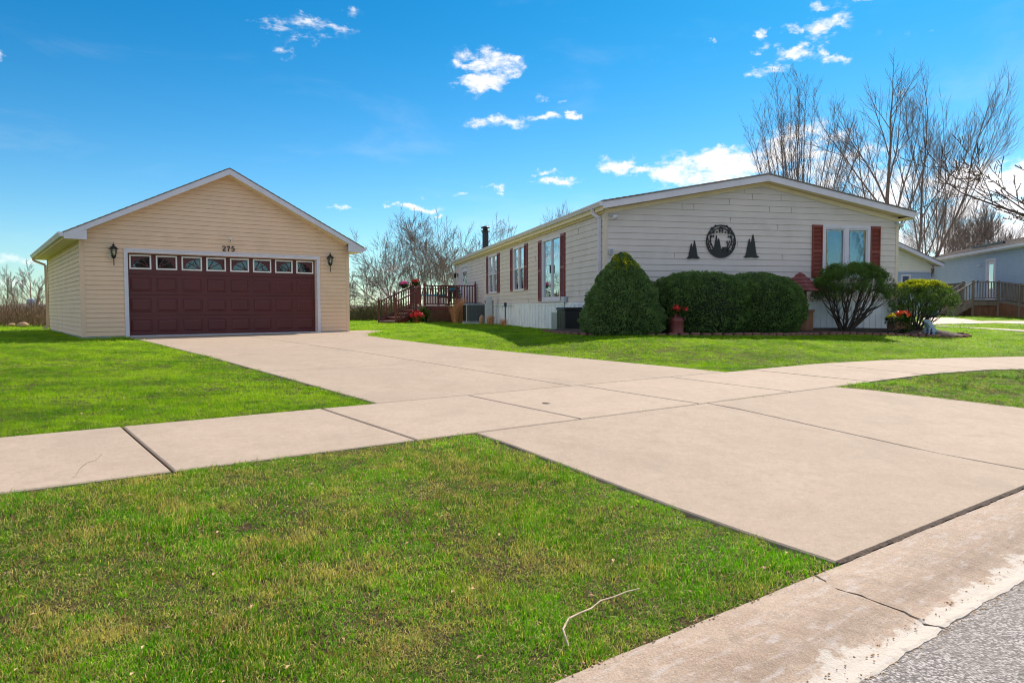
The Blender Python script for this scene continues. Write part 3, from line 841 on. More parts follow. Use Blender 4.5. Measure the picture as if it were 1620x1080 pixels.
# door trim (white brick moulding and jamb)
tr = MB()
tr.box(DO0 - .09, DO0, -.035, .14, .0, DOZ + .09); tr.box(DO1, DO1 + .09, -.035, .14, .0, DOZ + .09); tr.box(DO0, DO1, -.034, .14, DOZ, DOZ + .09)
tr.box(DO0 - .10, DO1 + .10, -.045, -.0355, DOZ + .075, DOZ + .10)
tr.build('door_trim', M['white_trim'], gar)
tr = MB().box(DO0, DO0 + .012, .05, .13, .0, DOZ).box(DO1 - .012, DO1, .05, .13, .0, DOZ).box(DO0, DO1, .05, .14, DOZ - .015, DOZ - .001)
tr.build('door_seal', M['tan_trim'], gar)
door = empty('garage_door', (0, 0, 0)); door.parent = gar
door['label'] = 'wide maroon overhead garage door with a row of eight small windows'
DY = .13   # door face
cw = (DO1 - DO0) / 8
secs = [(.012, .53), (.536, 1.055), (1.061, 1.58), (1.586, DOZ)]
WZ0, WZ1 = 1.715, 2.055
for si, (a, b) in enumerate(secs):
    mb = MB()
    if si < 3:
        mb.box(DO0 + .004, DO1 - .004, DY, DY + .05, a, b)
        for k in range(8):
            c = DO0 + cw * (k + .5); x0, x1, z0, z1 = c - .235, c + .235, a + .10, b - .10
            # recess ring and raised field
            def rg(i, y, o): return [(x0 + i, y, z0 + i), (x1 - i, y, z0 + i), (x1 - i, y, z1 - i), (x0 + i, y, z1 - i)]
            r0, r1, r2, r3 = rg(0, DY - .001, 0), rg(.018, DY + .0, 0), rg(.03, DY - .011, 0), rg(.055, DY - .013, 0)
            vs = rg(-.012, DY - .0008, 0) + rg(0, DY - .009, 0) + rg(.014, DY - .0012, 0) + rg(.045, DY - .012, 0)
            fs = []
            for q in range(3):
                for i in range(4):
                    j = (i + 1) % 4; fs.append((q * 4 + i, q * 4 + j, q * 4 + 4 + j, q * 4 + 4 + i))
            fs.append((12, 13, 14, 15)); mb.add(vs, fs)
    else:
        # top section built round its eight window openings
        xs = [DO0 + .004]
        for k in range(8):
            c = DO0 + cw * (k + .5); xs += [c - .235, c + .235]
        xs.append(DO1 - .004)
        mb.box(xs[0], xs[-1], DY, DY + .05, a, WZ0); mb.box(xs[0], xs[-1], DY, DY + .05, WZ1, b)
        for i in range(0, len(xs), 2): mb.box(xs[i], xs[i + 1], DY, DY + .05, WZ0, WZ1)
    mb.build('door_section', M['maroon_door'], door)
# frames, panes and fan inserts: the three shapes are made once and copied
def fan_insert(flip):
    mb = MB(); x0, x1, z0, z1 = -.205, .205, WZ0 + .035, WZ1 - .035
    cx, cz = .19, z0 + .012; Rr = .245; y0, y1 = DY + .006, DY + .016
    Rx, Rz = .36, .235
    n = 24
    arc = [(cx - Rx * math.cos(math.pi / 2 * i / n), cz + Rz * math.sin(math.pi / 2 * i / n)) for i in range(n + 1)]
    for i in range(n):
        (a, az_), (b, bz_) = arc[i], arc[i + 1]
        b = min(b, x1)
        mb.prism([(a, az_), (b, bz_), (b, z1), (a, z1)], y0, y1)
    mb.prism([(x0, z0), (arc[0][0], z0), (arc[0][0], z1), (x0, z1)], y0, y1)
    mb.box(x0, x1, y0 + .001, y1 - .001, z0, cz)
    for ang, r0 in ((28, .02), (60, .02)):
        t = R(ang); d = (-math.cos(t), math.sin(t)); nn = (d[1], -d[0]); L = 1 / math.sqrt((d[0] / Rx) ** 2 + (d[1] / Rz) ** 2) + .01; h = .010
        p = [(cx + nn[0] * h, cz + nn[1] * h), (cx + d[0] * L + nn[0] * h, cz + d[1] * L + nn[1] * h), (cx + d[0] * L - nn[0] * h, cz + d[1] * L - nn[1] * h), (cx - nn[0] * h, cz - nn[1] * h)]
        mb.prism(p, y0 + .002, y1 - .002)
    hub = [(cx, cz)] + [(cx - .045 * math.cos(math.pi / 2 * i / 6), cz + .045 * math.sin(math.pi / 2 * i / 6)) for i in range(7)]
    mb.prism(hub, y0 - .001, y1)
    if flip: mb.v = [(-x, y, z) for x, y, z in mb.v]; mb.f = [tuple(reversed(f)) for f in mb.f]
    return mb
for k in range(8):
    c = DO0 + cw * (k + .5); f = MB(); o = .252; i_ = .216
    f.box(-o, -i_, DY - .02, DY - .001, WZ0 - .012, WZ1 + .012); f.box(i_, o, DY - .02, DY - .001, WZ0 - .012, WZ1 + .012)
    f.box(-i_, i_, DY - .0195, DY - .001, WZ0 - .012, WZ0 + .024); f.box(-i_, i_, DY - .0195, DY - .001, WZ1 - .024, WZ1 + .012)
    wo = f.build('window_frame', M['door_white'], door); wo.location = (c, 0, 0)
    fan_insert(k % 2 == 1).build('fan_insert', M['maroon_door'], wo)
    MB().box(-.225, .225, DY + .022, DY + .026, WZ0 + .005, WZ1 - .005).build('pane', M['door_glass'], wo)
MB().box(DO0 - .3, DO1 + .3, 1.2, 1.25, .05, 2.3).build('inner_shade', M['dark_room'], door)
# roof
roof_planes(-.37, GW + .37, RU, 2.50 - .02 * slope, RZ + .0, -.31, GL + .31, .03).build('roof', M['shingle'], gar)
FD = .155
for (ue, sgn) in ((-.35, 1), (GW + .35, -1)):
    for wy in (-.30, GL + .30):
        fa = MB()
        y0, y1 = (wy, wy + .02) if wy < 0 else (wy - .02, wy)
        ze = zroof(ue)
        poly = [(ue, ze - FD + .02), (RU, RZ - FD), (RU, RZ - .003), (ue, ze - .003)]
        if sgn < 0: poly = list(reversed(poly))
        fa.prism(poly if sgn > 0 else poly, y0, y1)
        # boxed return under the rake
        xr = ue + sgn * .47; zt = zroof(xr) - FD + .01
        poly = [(ue, GH - .005), (xr, GH - .005), (xr, zt), (ue, ze - FD + .03)]
        if sgn < 0: poly = list(reversed(poly))
        fa.prism(poly, y0 - .003 if wy < 0 else y0, y1 if wy < 0 else y1 + .003)
        fa.build('rake_board', M['white_trim'], gar)
so = MB()
so.box(-.345, -.018, -.275, GL + .275, GH - .004, GH + .004); so.box(GW + .018, GW + .345, -.275, GL + .275, GH - .004, GH + .004)
for (ua, ub) in ((.1, RU), (GW - .1, RU)):
    za, zb = zroof(ua) - FD + .01, zroof(ub) - FD + .01
    vs = [(ua, -.28, za), (ub, -.28, zb), (ub, -.001, zb), (ua, -.001, za)]; so.add(vs, [(0, 1, 2, 3)])
so.build('soffit', M['cream_soffit'], gar)
def gutter(mb, u, side, w0, w1, z):
    """k-style gutter hung at u, opening upwards; side -1 left / +1 right"""
    pr = [(0, 0), (0, -.10), (.075, -.10), (.095, -.055), (.115, -.03), (.115, .0), (.100, .0), (.100, -.025), (.07, -.09), (.008, -.09), (.008, 0)]
    n = len(pr); vs = []
    for w_ in (w0, w1): vs += [(u + side * a, w_, z + b) for a, b in pr]
    mb.add(vs, [(i, (i + 1) % n, (i + 1) % n + n, i + n) for i in range(n)] + [(0, 1, 2, 3, 4, 5), (n + 5, n + 4, n + 3, n + 2, n + 1, n)])
gu = MB(); gutter(gu, -.352, -1, -.30, GL + .30, 2.505); gutter(gu, GW + .352, 1, -.30, GL + .30, 2.505)
fbx = MB().box(-.3515, -.331, -.278, GL + .278, 2.355, 2.49).box(GW + .331, GW + .3515, -.278, GL + .278, 2.355, 2.49)
fbx.build('eave_board', M['tan_trim'], gar)
gu.build('gutter', M['white_trim'], gar)
def downspout(mb, pts, w_=.07, d=.05):
    for a, b in zip(pts[:-1], pts[1:]): mb.beam(a, b, w_, d, up=(0, 1, 0) if abs(a[2] - b[2]) > .02 else (0, 0, 1))
dsp = MB(); downspout(dsp, [(-.41, GL - .12, 2.42), (-.40, GL - .12, 2.31), (-.07, GL - .12, 2.17), (-.06, GL - .12, .12), (-.2, GL - .12, .05)]); dsp.build('downspout', M['tan_trim'], gar)
# small sensor light above the number
se = MB().bbox(3.46, 3.53, -.07, -.014, 2.50, 2.60, .012).box(3.475, 3.515, -.10, -.071, 2.555, 2.60)
s1 = se.build('sensor_light', M['door_white']); s1.location = (GX, GY, 0); s1.rotation_euler = (0, 0, GA)
tag(s1, 'small white sensor light on the garage gable above the house number', 'light')
s2 = MB().blob((3.49, -.075, 2.53), (.018, .018, .018)).build('lens', M['black_plastic'], s1)

# house number 2 7 5
hn = empty('house_number', gxy(0, 0) + (0,), GA, 'black serif numerals 275 on tan siding above the garage door', 'number')
def num_shape(poly_strokes, x, mb):
    for (pts, wds) in poly_strokes:
        n = len(pts); L = []; Rr_ = []
        for i in range(n):
            a = pts[max(i - 1, 0)]; b = pts[min(i + 1, n - 1)]; dx, dz = b[0] - a[0], b[1] - a[1]; l = math.hypot(dx, dz) or 1
            nx, nz = -dz / l, dx / l; h = wds[i] / 2
            L.append((x + pts[i][0] + nx * h, 2.245 + pts[i][1] + nz * h)); Rr_.append((x + pts[i][0] - nx * h, 2.245 + pts[i][1] - nz * h))
        for i in range(n - 1):
            mb.prism([Rr_[i], Rr_[i + 1], L[i + 1], L[i]], -.034 - .0003 * i, -.018)
H_ = .135
two = [([(.008, .098), (.004, .112), (.018, .128), (.042, .132), (.062, .124), (.072, .104), (.066, .082), (.044, .056), (.018, .030), (.004, .012)], [.022, .02, .016, .016, .02, .026, .026, .022, .016, .014]),
       ([(.002, .010), (.024, .012), (.048, .008), (.070, .010), (.080, .032)], [.018, .022, .026, .02, .01])]
seven = [([(.004, .098), (.008, .126), (.030, .124), (.056, .122), (.080, .130)], [.012, .02, .026, .024, .014]),
         ([(.078, .128), (.062, .096), (.044, .060), (.036, .030), (.034, .002)], [.012, .016, .022, .028, .03])]
five = [([(.018, .128), (.044, .124), (.074, .130)], [.024, .024, .014]), ([(.016, .132), (.012, .100), (.010, .070)], [.014, .014, .014]),
        ([(.012, .074), (.034, .084), (.058, .078), (.074, .058), (.070, .030), (.048, .010), (.022, .006), (.006, .022)], [.01, .016, .02, .028, .028, .02, .018, .024])]
for sh, x in ((two, 3.30), (seven, 3.415), (five, 3.53)):
    mb = MB(); num_shape(sh, x, mb); mb.build('numeral', M['black_metal'], hn)


def lantern(u, z, label):
    x, y = gxy(u, 0)
    t = empty('wall_lantern', (x, y, z), GA, label, 'lantern', 'coach lanterns flanking the garage door')
    b = MB().bbox(-.085, .085, -.03, -.013, -.14, .06, .008); b.build('mounting_plate', M['cream_siding'], t)
    a = MB(); a.tube([(0, -.03, -.06), (0, -.07, -.12), (0, -.13, -.155)], .014, 8); a.bbox(-.04, .04, -.045, -.03, -.10, -.01, .01)
    a.build('arm', M['black_metal'], t)
    c = MB(); cy = -.14
    c.lathe([(.004, -.36), (.012, -.335), (.016, -.32), (.013, -.30), (.011, -.17), (.02, -.155), (.050, -.13), (.062, -.095), (.066, -.075), (.05, -.075)], 0, cy, 12)
    for k in range(4):
        th = math.pi / 4 + k * math.pi / 2; pts = []
        for i in range(7):
            q = i / 6; rr = .064 + .030 * math.sin(q * math.pi * .62); pts.append((rr * math.cos(th), cy + rr * math.sin(th), -.085 + q * .185))
        c.tube(pts, .0055, 5)
    c.build('cage', M['black_metal'], t)
    r = MB(); r.lathe([(.070, .098), (.125, .100), (.128, .110), (.098, .128), (.078, .165), (.050, .185), (.022, .192), (.022, .205), (.040, .214), (.042, .226), (.018, .238), (.008, .246), (.006, .29), (.001, .30)], 0, cy, 12)
    r.build('lamp_roof', M['black_metal'], t)
    g = MB(); g.lathe([(.048, -.075), (.066, -.03), (.080, .03), (.086, .098)], 0, cy, 12); g.build('glass_shade', M['lampglass'], t)
    s_ = MB(); s_.lathe([(.012, -.07), (.014, -.02), (.016, -.015), (.026, .01), (.022, .045), (.006, .062)], 0, cy, 10); s_.build('bulb', M['door_white'], t)
    t.scale = (.88, .88, .88)
    return t
lantern(.70, 2.075, 'black coach lantern on the garage left of the maroon door')
lantern(6.29, 2.075, 'black coach lantern on the garage right of the maroon door')

# ------------------------------------------------------------------ the long house
HW_, HL_, FZ, WT = 8.46, 22.4, .85, 3.07        # width, length, floor line, wall top
hou = empty('manufactured_home', (HX, HY, 0), HA, 'long grey tan single storey home with red shutters and white skirting', 'house')
HRU, HRZ = 4.30, 4.06
def hroof(u): return HRZ - abs(u - HRU) * (HRZ - 3.24) / (HRU + .15)
# openings on the left wall, in distance w from the front corner: (w0, w1, z0, z1)
LW = [(3.52, 5.38, .93, 2.80), (7.66, 9.22, 1.34, 2.86), (12.0, 13.6, 1.34, 2.86), (18.8, 20.55, .86, 2.80)]
FWN = (6.15, 7.52, 1.50, 2.82)
fw = MB()
def hl(z): return 0 if z < 3.0 else max(0, HRU - (HRZ - .13 - z) / .1843)
def hr(z): return HW_ if z < 3.0 else min(HW_, HRU + (HRZ - .13 - z) / .1843)
siding(fw, hl, hr, FZ, HRZ - .16, .153, [FWN], .012, brk=(3.0,))
q = random.Random(3); sm_ = fw; sm_.cur = 1
for k in range(26):
    i = q.randrange(0, 19); z = FZ + i * .153; u = q.uniform(.4, 8.0)
    if hl(z + .15) + .1 < u < hr(z + .15) - .1 and not (FWN[0] - .4 < u < FWN[1] + .4 and z < 2.95 and z > 1.3): sm_.box(u, u + .007, -.0150, -.004, z + .004, z + .149)
fw.build('front_wall', [M['grey_siding'], M['seam']], hou)
lw = MB(); siding(lw, lambda z: 0, lambda z: HL_, FZ, WT + .05, .153, [(HL_ - b, HL_ - a, c, d) for a, b, c, d in LW], .012); rot_into(lw, -math.pi / 2, 0, HL_)
sm_ = lw; sm_.cur = 1
for k in range(22):
    i = q.randrange(0, 14); z = FZ + i * .153; w_ = q.uniform(.5, 22)
    if not any(a - .5 < w_ < b + .5 for a, b, c, d in LW): sm_.box(-.0150, -.004, w_, w_ + .007, z + .004, z + .149)
lw.build('side_wall', [M['grey_siding'], M['seam']], hou)
rw = MB(); siding(rw, lambda z: 0, lambda z: HL_, FZ, WT + .05, .153, (), .012); rot_into(rw, math.pi / 2, HW_, 0); rw.build('side_wall', M['grey_siding'], hou)
bw = MB(); siding(bw, lambda z: HW_ - hr(z), lambda z: HW_ - hl(z), FZ, HRZ - .16, .153, (), .012, brk=(3.0,)); rot_into(bw, math.pi, HW_, HL_); bw.build('back_wall', M['grey_siding'], hou)
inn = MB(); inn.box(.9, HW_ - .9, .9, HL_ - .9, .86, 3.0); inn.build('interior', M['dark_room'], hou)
# white ribbed skirting
sk = MB()
def skirt(n0, L, fn, pitch=.19):
    k = 0; x = 0
    while x < L - 1e-6:
        x1 = min(x + pitch, L); y = -.002
        for (a, b, d) in ((x, x + .028, -.016), (x + .028, x + .040, .030), (x + .040, x1, 0)):
            b = min(b, L)
            if b > a: fn(a, b, d)
        x = x1
skirt(0, HW_, lambda a, b, d: sk.box(a, b, -.020 + d, .03, -.15, .795))
skirt(0, HL_, lambda a, b, d: sk.box(-.020 + d * 2.4 + (0 if a < 9 else .035), .09, a, b, -.15, .795), .36)
sk.box(-.03, HW_ + .03, -.034, -.021, .795, .845).box(-.034, -.0205, -.021, HL_, .795, .845)
sk.box(-.03, HW_ + .03, -.030, -.021, .10, .14)
sk.box(HW_, HW_ + .02, 0, HL_, -.15, .84).box(0, HW_, HL_, HL_ + .02, -.15, .84)
sk.box(.0, HW_, .04, HL_ - .04, .796, .848)
sk.build('skirting', M['white_skirt'], hou)
for (u, w_) in ((0, 0), (HW_, 0), (0, HL_)):
    cp = MB()
    su = 1 if u == 0 else -1; sw = 1 if w_ == 0 else -1
    ua, ub = sorted((u - su * .019, u + su * .07)); wa, wb = sorted((w_ - sw * .019, w_ + sw * .07))
    y0, y1 = sorted((w_ - sw * .0191, w_)); cp.box(ua, ub, y0, y1, FZ, WT)
    x0, x1 = sorted((u - su * .0189, u)); cp.box(x0, x1, *sorted((w_, w_ + sw * .07)), FZ, WT)
    cp.build('corner_post', M['pale_trim'], hou)
# roof, boards, soffits
roof_planes(-.17, HW_ + .30, HRU, 3.24 - .002, HRZ, -.32, HL_ + .3, .035).build('roof', M['shingle'], hou)
D = .165
for (ue, sgn) in ((-.15, 1), (HW_ + .28, -1)):
    for wy in (-.30, HL_ + .28):
        ra = MB()
        y0, y1 = (wy, wy + .022) if wy < 0 else (wy - .022, wy)
        ze = hroof(ue); poly = [(ue, ze - D), (HRU, HRZ - D), (HRU, HRZ - .003), (ue, ze - .003)]
        if sgn < 0: poly = list(reversed(poly))
        ra.prism(poly, y0, y1)
        ra.build('rake_board', M['white_trim'], hou)
so = MB(); ze = hroof(-.15) - D
for (ua, ub) in ((-.14, HRU), (HW_ + .27, HRU)):
    za, zb = hroof(ua) - D + .012, HRZ - D + .012
    so.add([(ua, -.278, za), (ub, -.278, zb), (ub, .02, zb), (ua, .02, za)], [(0, 1, 2, 3)])
    pa, pb = hroof(ua) - D - .035, HRZ - D - .035
    # frieze board along the wall top under the rake
    poly = [(ua if ua < 0 else ua, za - .10), (ub, zb - .10), (ub, zb - .002), (ua, za - .002)]
    if ua > 1: poly = [(min(p[0], HW_), p[1]) for p in poly]; poly = list(reversed(poly))
    else: poly = [(max(p[0], 0), p[1]) for p in poly]
    so.prism(poly, -.034, -.015)
so.box(-.145, -.0, -.278, HL_ + .26, ze + .001, ze + .010); so.box(HW_, HW_ + .275, -.278, HL_ + .26, hroof(HW_ + .28) - D + .001, hroof(HW_ + .28) - D + .010)
so.box(-.05, -.0135, .0, HL_, ze - .08, ze)
so.build('soffit', M['cream_soffit'], hou)
gu = MB(); gutter(gu, -.152, -1, -.30, HL_ + .28, 3.235); gutter(gu, HW_ + .285, 1, -.30, HL_ + .28, hroof(HW_ + .28)); gu.build('gutter', M['white_trim'], hou)
MB().box(-.1515, -.1455, -.277, HL_ + .255, 3.04, 3.235).box(HW_ + .2785, HW_ + .2845, -.277, HL_ + .255, hroof(HW_ + .28) - .19, hroof(HW_ + .28)).build('eave_board', M['cream_soffit'], hou)
ds = MB(); downspout(ds, [(-.20, .32, 3.14), (-.20, .32, 3.02), (-.065, .20, 2.90), (-.065, .20, .18), (-.25, .20, .12)]); ds.build('downspout', M['white_trim'], hou)
ds = MB(); downspout(ds, [(-.20, HL_ - .1, 3.14), (-.065, HL_ - .1, 2.95), (-.065, HL_ - .1, .18)]); ds.build('downspout', M['white_trim'], hou)
dt = MB()
for k in range(26): dt.box(HW_ + .004, HW_ + .030, .03, .06, FZ + .02 + k * .085, FZ + .055 + k * .085)
dt.beam((HW_ + .017, .045, FZ + .02), (HW_ + .017, .045, WT), .012, .012, up=(0, 1, 0)); dt.build('corner_cable', M['seam'], hou)


def window(parent, x0, x1, z0, z1, kind, name='window', rot=None):
    """window on the plane y=0 facing -y; kind: 'double' two columns with darker lower sashes, 'slider' patio door, 'casement', 'door'"""
    t = bpy.data.objects.new(name, None); col.objects.link(t); t.parent = parent
    if rot: t.location = rot[0]; t.rotation_euler = (0, 0, rot[1])
    f = MB(); e = .05
    f.box(x0 - e, x0 + .035, -.034, .08, z0 - e, z1 + e); f.box(x1 - .035, x1 + e, -.034, .08, z0 - e, z1 + e)
    f.box(x0 + .035, x1 - .035, -.033, .08, z1 - .035, z1 + e); f.box(x0 + .035, x1 - .035, -.045, .08, z0 - e, z0 + .035)
    xm = (x0 + x1) / 2; zm = (z0 + z1) / 2
    if kind == 'double':
        f.box(xm - .045, xm + .045, -.03, .07, z0 + .035, z1 - .035); f.box(x0 + .035, xm - .045, -.012, .05, zm - .02, zm + .02); f.box(xm + .045, x1 - .035, -.012, .05, zm - .02, zm + .02)
    if kind == 'casement':
        f.box(xm - .055, xm + .055, -.03, .07, z0 + .035, z1 - .035)
        for a, b in ((x0 + .035, xm - .055), (xm + .055, x1 - .035)):
            f.box(a, a + .03, -.015, .04, z0 + .035, z1 - .035); f.box(b - .03, b, -.015, .04, z0 + .035, z1 - .035); f.box(a + .03, b - .03, -.014, .04, z1 - .075, z1 - .035)
    if kind == 'slider':
        f.box(xm - .03, xm + .03, -.02, .07, z0 + .035, z1 - .035)
        for a, b in ((x0 + .035, xm - .03), (xm + .03, x1 - .035)):
            f.box(a, a + .03, -.01, .04, z0 + .035, z1 - .035); f.box(b - .03, b, -.01, .04, z0 + .035, z1 - .035); f.box(a + .03, b - .03, -.009, .04, z0 + .035, z0 + .10)
    f.build('frame', M['white_trim'], t)
    if kind == 'double':
        MB().box(x0 + .035, x1 - .035, .02, .024, zm + .02, z1 - .035).build('pane', M['glass'], t)
        MB().box(x0 + .035, x1 - .035, .03, .034, z0 + .035, zm - .02).build('lower_screen', M['screen'], t)
    elif kind != 'door':
        MB().box(x0 + .035, x1 - .035, .02, .024, z0 + .03, z1 - .03).build('pane', M['glass'], t)
    return t


# side windows: local x runs along the wall from the viewer outwards (rotated -90 degrees)
for (a, b, c, d), kind in zip(LW[:3], ('slider', 'double', 'double')):
    t = window(hou, -b, -a, c, d, kind, 'sliding_door' if kind == 'slider' else 'window', ((0, 0, 0), -math.pi / 2))
    cu = MB()
    if kind == 'slider':
        n = 30
        for i in range(n):
            x0, x1 = -b + .05 + (b - a - .1) * i / n, -b + .05 + (b - a - .1) * (i + 1) / n; o = .015 * math.sin(i * 1.9)
            if i > 2: cu.add([(x0, .16 + o, c + .04), (x1, .16 + .015 * math.sin((i + 1) * 1.9), c + .04), (x1, .16 + .015 * math.sin((i + 1) * 1.9), d), (x0, .16 + o, d)], [(0, 1, 2, 3)])
        cu.build('curtain', M['dark_curtain'], t)
        h = MB().box(-b + .9, -b + .93, -.06, -.02, 1.75, 2.0); h.build('handle', M['black_metal'], t)
    else:
        n = 24
        for i in range(n):
            x0, x1 = -b + .05 + (b - a - .1) * i / n, -b + .05 + (b - a - .1) * (i + 1) / n
            if i in (10, 11, 12, 13): continue
            cu.add([(x0, .14 + .015 * math.sin(i * 2.1), c + .04), (x1, .14 + .015 * math.sin(i * 2.1 + 2.1), c + .04), (x1, .14 + .015 * math.sin(i * 2.1 + 2.1), d), (x0, .14 + .015 * math.sin(i * 2.1), d)], [(0, 1, 2, 3)])
        cu.build('curtain', M['dark_curtain'], t)


def shutter(parent, x0, x1, z0, z1, rot=None):
    mb = MB(); mb.box(x0, x0 + .035, -.045, -.013, z0, z1).box(x1 - .035, x1, -.045, -.013, z0, z1)
    zm = (z0 + z1) / 2
    for z in (z0, zm - .035, z1 - .07): mb.box(x0 + .035, x1 - .035, -.0445, -.013, z, z + .07)
    mb.box(x0 + .035, x1 - .035, -.020, -.013, z0 + .07, z1 - .07)
    for (a, b) in ((z0 + .07, zm - .035), (zm + .035, z1 - .07)):
        n = int((b - a) / .034)
        for i in range(n):
            z = a + (b - a) * i / n; h = (b - a) / n
            mb.add([(x0 + .035, -.040, z), (x1 - .035, -.040, z), (x1 - .035, -.022, z + h * .95), (x0 + .035, -.022, z + h * .95)], [(0, 1, 2, 3)])
    o = mb.build('shutter', M['shutter_red'], parent)
    if rot: o.location = rot[0]; o.rotation_euler = (0, 0, rot[1])
SR = ((0, 0, 0), -math.pi / 2)
for (a, b, c, d) in LW[:3]:
    shutter(hou, -a + .055, -a + .055 + .40, c - .02, d + .04, SR); shutter(hou, -b - .055 - .40, -b - .055, c - .02, d + .04, SR)
shutter(hou, FWN[0] - .055 - .31, FWN[0] - .055, FWN[2] - .02, FWN[3] + .04); shutter(hou, FWN[1] + .055, FWN[1] + .055 + .31, FWN[2] - .02, FWN[3] + .04)
t = window(hou, *FWN, 'casement')
for o_ in t.children:
    if o_.name.startswith('pane'): o_.data.materials[0] = M['front_glass']
la = MB()
for (a, b) in ((FWN[0] + .07, (FWN[0] + FWN[1]) / 2 - .09), ((FWN[0] + FWN[1]) / 2 + .09, FWN[1] - .07)):
    for x in (a + .03, b - .04): la.box(x, x + .010, .012, .018, FWN[2], FWN[3] - .08)
    la.box(a, b, .012, .018, FWN[3] - .12, FWN[3] - .108)
la.build('window_grille', M['lace'], t)
pl = MB(); q = random.Random(4)
for k in range(46):
    x = q.uniform(FWN[0] + .1, FWN[1] - .1); z = FWN[2] + abs(q.gauss(0, .16)); pl.blob((x, .16 + q.uniform(-.04, .04), z), (.035, .03, .03), 6, 4, .3, k)
pl.build('foliage', M['plantleaf'], t)
pl = MB()
for k in range(9): pl.blob((FWN[0] + .36 + q.gauss(0, .05), .12 + q.uniform(-.02, .02), FWN[2] + .44 + q.gauss(0, .05)), (.03, .02, .03), 6, 4, .3, k)
pl.build('indoor_flower', M['orange_petal'], t)
# entry door at the far end with its lamp
t = window(hou, -LW[3][1], -LW[3][0], LW[3][2], LW[3][3], 'door', 'entry_door', SR)
a, b, c, d = LW[3]
MB().box(-b + .036, -a - .036, .03, .06, c + .03, d - .03).box(-b + .30, -a - .30, .018, .029, c + .9, d - .2).build('leaf', M['white_trim'], t)
MB().box(-b + .36, -a - .36, .010, .0175, c + .96, d - .26).build('pane', M['glass'], t)
MB().tube([(-b + .2, .02, c + .95), (-b + .2, -.04, c + .95), (-b + .30, -.04, c + .95)], .012, 6).build('handle', M['black_metal'], t)
# chimney and vents on the roof
ch = MB(); cu_, cw_ = .95, 19.0
ch.lathe([(.20, 3.40), (.20, 3.50), (.158, 3.62), (.155, 4.50)], cu_, cw_, 16); ch.lathe([(.16, 4.50), (.22, 4.52), (.22, 4.55), (.15, 4.57), (.12, 4.57), (.12, 4.68), (.22, 4.69), (.22, 4.73), (.06, 4.79), (.001, 4.80)], cu_, cw_, 16)
ch.build('chimney', M['black_metal'], hou)
for (u, w_, h, r_) in ((1.55, 17.0, .22, .04), (2.3, 3.2, .30, .028), (.55, 4.4, .18, .03), (1.9, 2.2, .10, .12), (.8, 12, .16, .05)):
    z = hroof(u); v = MB().lathe([(r_ * 1.5, z - .02), (r_ * 1.5, z + .04), (r_, z + .05), (r_, z + h), (r_ * 1.3, z + h), (r_ * 1.3, z + h + .02), (.001, z + h + .03)], u, w_, 12); v.build('vent_pipe', M['black_metal'], hou)


def on_house(mb, name, mat, label, cat, group=None):
    o = mb.build(name, M[mat]); o.location = (HX, HY, 0); o.rotation_euler = (0, 0, HA); return tag(o, label, cat, group)


# floodlights, meter bits on the walls
def flood(u, label, s_=1):
    t = empty('flood_light', hxy(u, 0) + (2.96,), HA, label, 'light')
    MB().lathe([(.035, -.03), (.035, .03)], 0, -.03, 10).build('mount', M['pale_grey'], t)
    MB().tube([(0, -.03, 0), (.02, -.09, -.01), (.03 * s_, -.12, -.02)], .012, 6).build('bracket', M['pale_grey'], t)
    h = MB().lathe([(.02, 0), (.035, .02), (.055, .09), (.058, .12), (.03, .125)], n=12); o = h.build('lamp_head', M['white_trim'], t); o.location = (.03, -.12, -.02); o.rotation_euler = (R(125), 0, R(25 * s_))
flood(.14, 'white flood light under the eave above the cone shaped evergreen')
flood(HW_ - .06, 'white flood light under the right end of the long home front eave', -1)
o = on_house(MB().bbox(.10, .20, -.07, -.013, 2.0, 2.14, .008), 'outlet_box', 'pale_grey', 'small grey outlet box on the siding beside the front corner post', 'outlet')
MB().box(.115, .185, -.076, -.0705, 2.02, 2.12).build('cover', M['grey_metal'], o)

# ---- wall art: oval with deer, two pairs of pines
def oval(cx, cz, rx, rz, n=48, a0=0, a1=2 * math.pi): return [(cx + rx * math.cos(a0 + (a1 - a0) * i / n), cz + rz * math.sin(a0 + (a1 - a0) * i / n)) for i in range(n + (0 if abs(a1 - a0 - 2 * math.pi) < 1e-6 else 1))]
YA, YB = -.040, -.018
def spruce_sil(mb, cx, z0, h, w_, seed, tiers=7, k=0):
    q = random.Random(seed); L = []; Rr = []
    for i in range(tiers):
        t = i / tiers; zz = z0 + h * t * .97; ww = w_ / 2 * (1 - t) ** .85
        L += [(cx - ww * q.uniform(.85, 1.08), zz + q.uniform(-.008, .004)), (cx - ww * .55, zz + h / tiers * .75)]
        Rr += [(cx + ww * q.uniform(.85, 1.08), zz + q.uniform(-.008, .004)), (cx + ww * .55, zz + h / tiers * .75)]
    for i in range(len(L) - 1): mb.prism([L[i], Rr[i], Rr[i + 1], L[i + 1]], YA - .0004 * k, YB)
    mb.prism([L[-1], Rr[-1], (cx, z0 + h)], YA - .0004 * k, YB)
art = MB(); cx, cz, rx, rz = 3.13, 2.375, .415, .42
o_, i_ = oval(cx, cz, rx, rz), oval(cx, cz, rx - .032, rz - .032)
for k in range(48):
    j = (k + 1) % 48; art.prism([o_[k], o_[j], i_[j], i_[k]], YA, YB)
hill = oval(cx, cz, rx - .02, rz - .02, 24, math.pi * 1.18, math.pi * 1.82)
zt = hill[0][1]; art.prism([(cx + .12, zt + .015), (cx - .02, zt + .03), (cx - .16, zt + .035)] + hill, YA + .001, YB)
spruce_sil(art, cx - .13, zt + .0, .37, .17, 2, 7, 1); spruce_sil(art, cx - .065, zt + .0, .29, .17, 5, 6, 2)
q = random.Random(8)
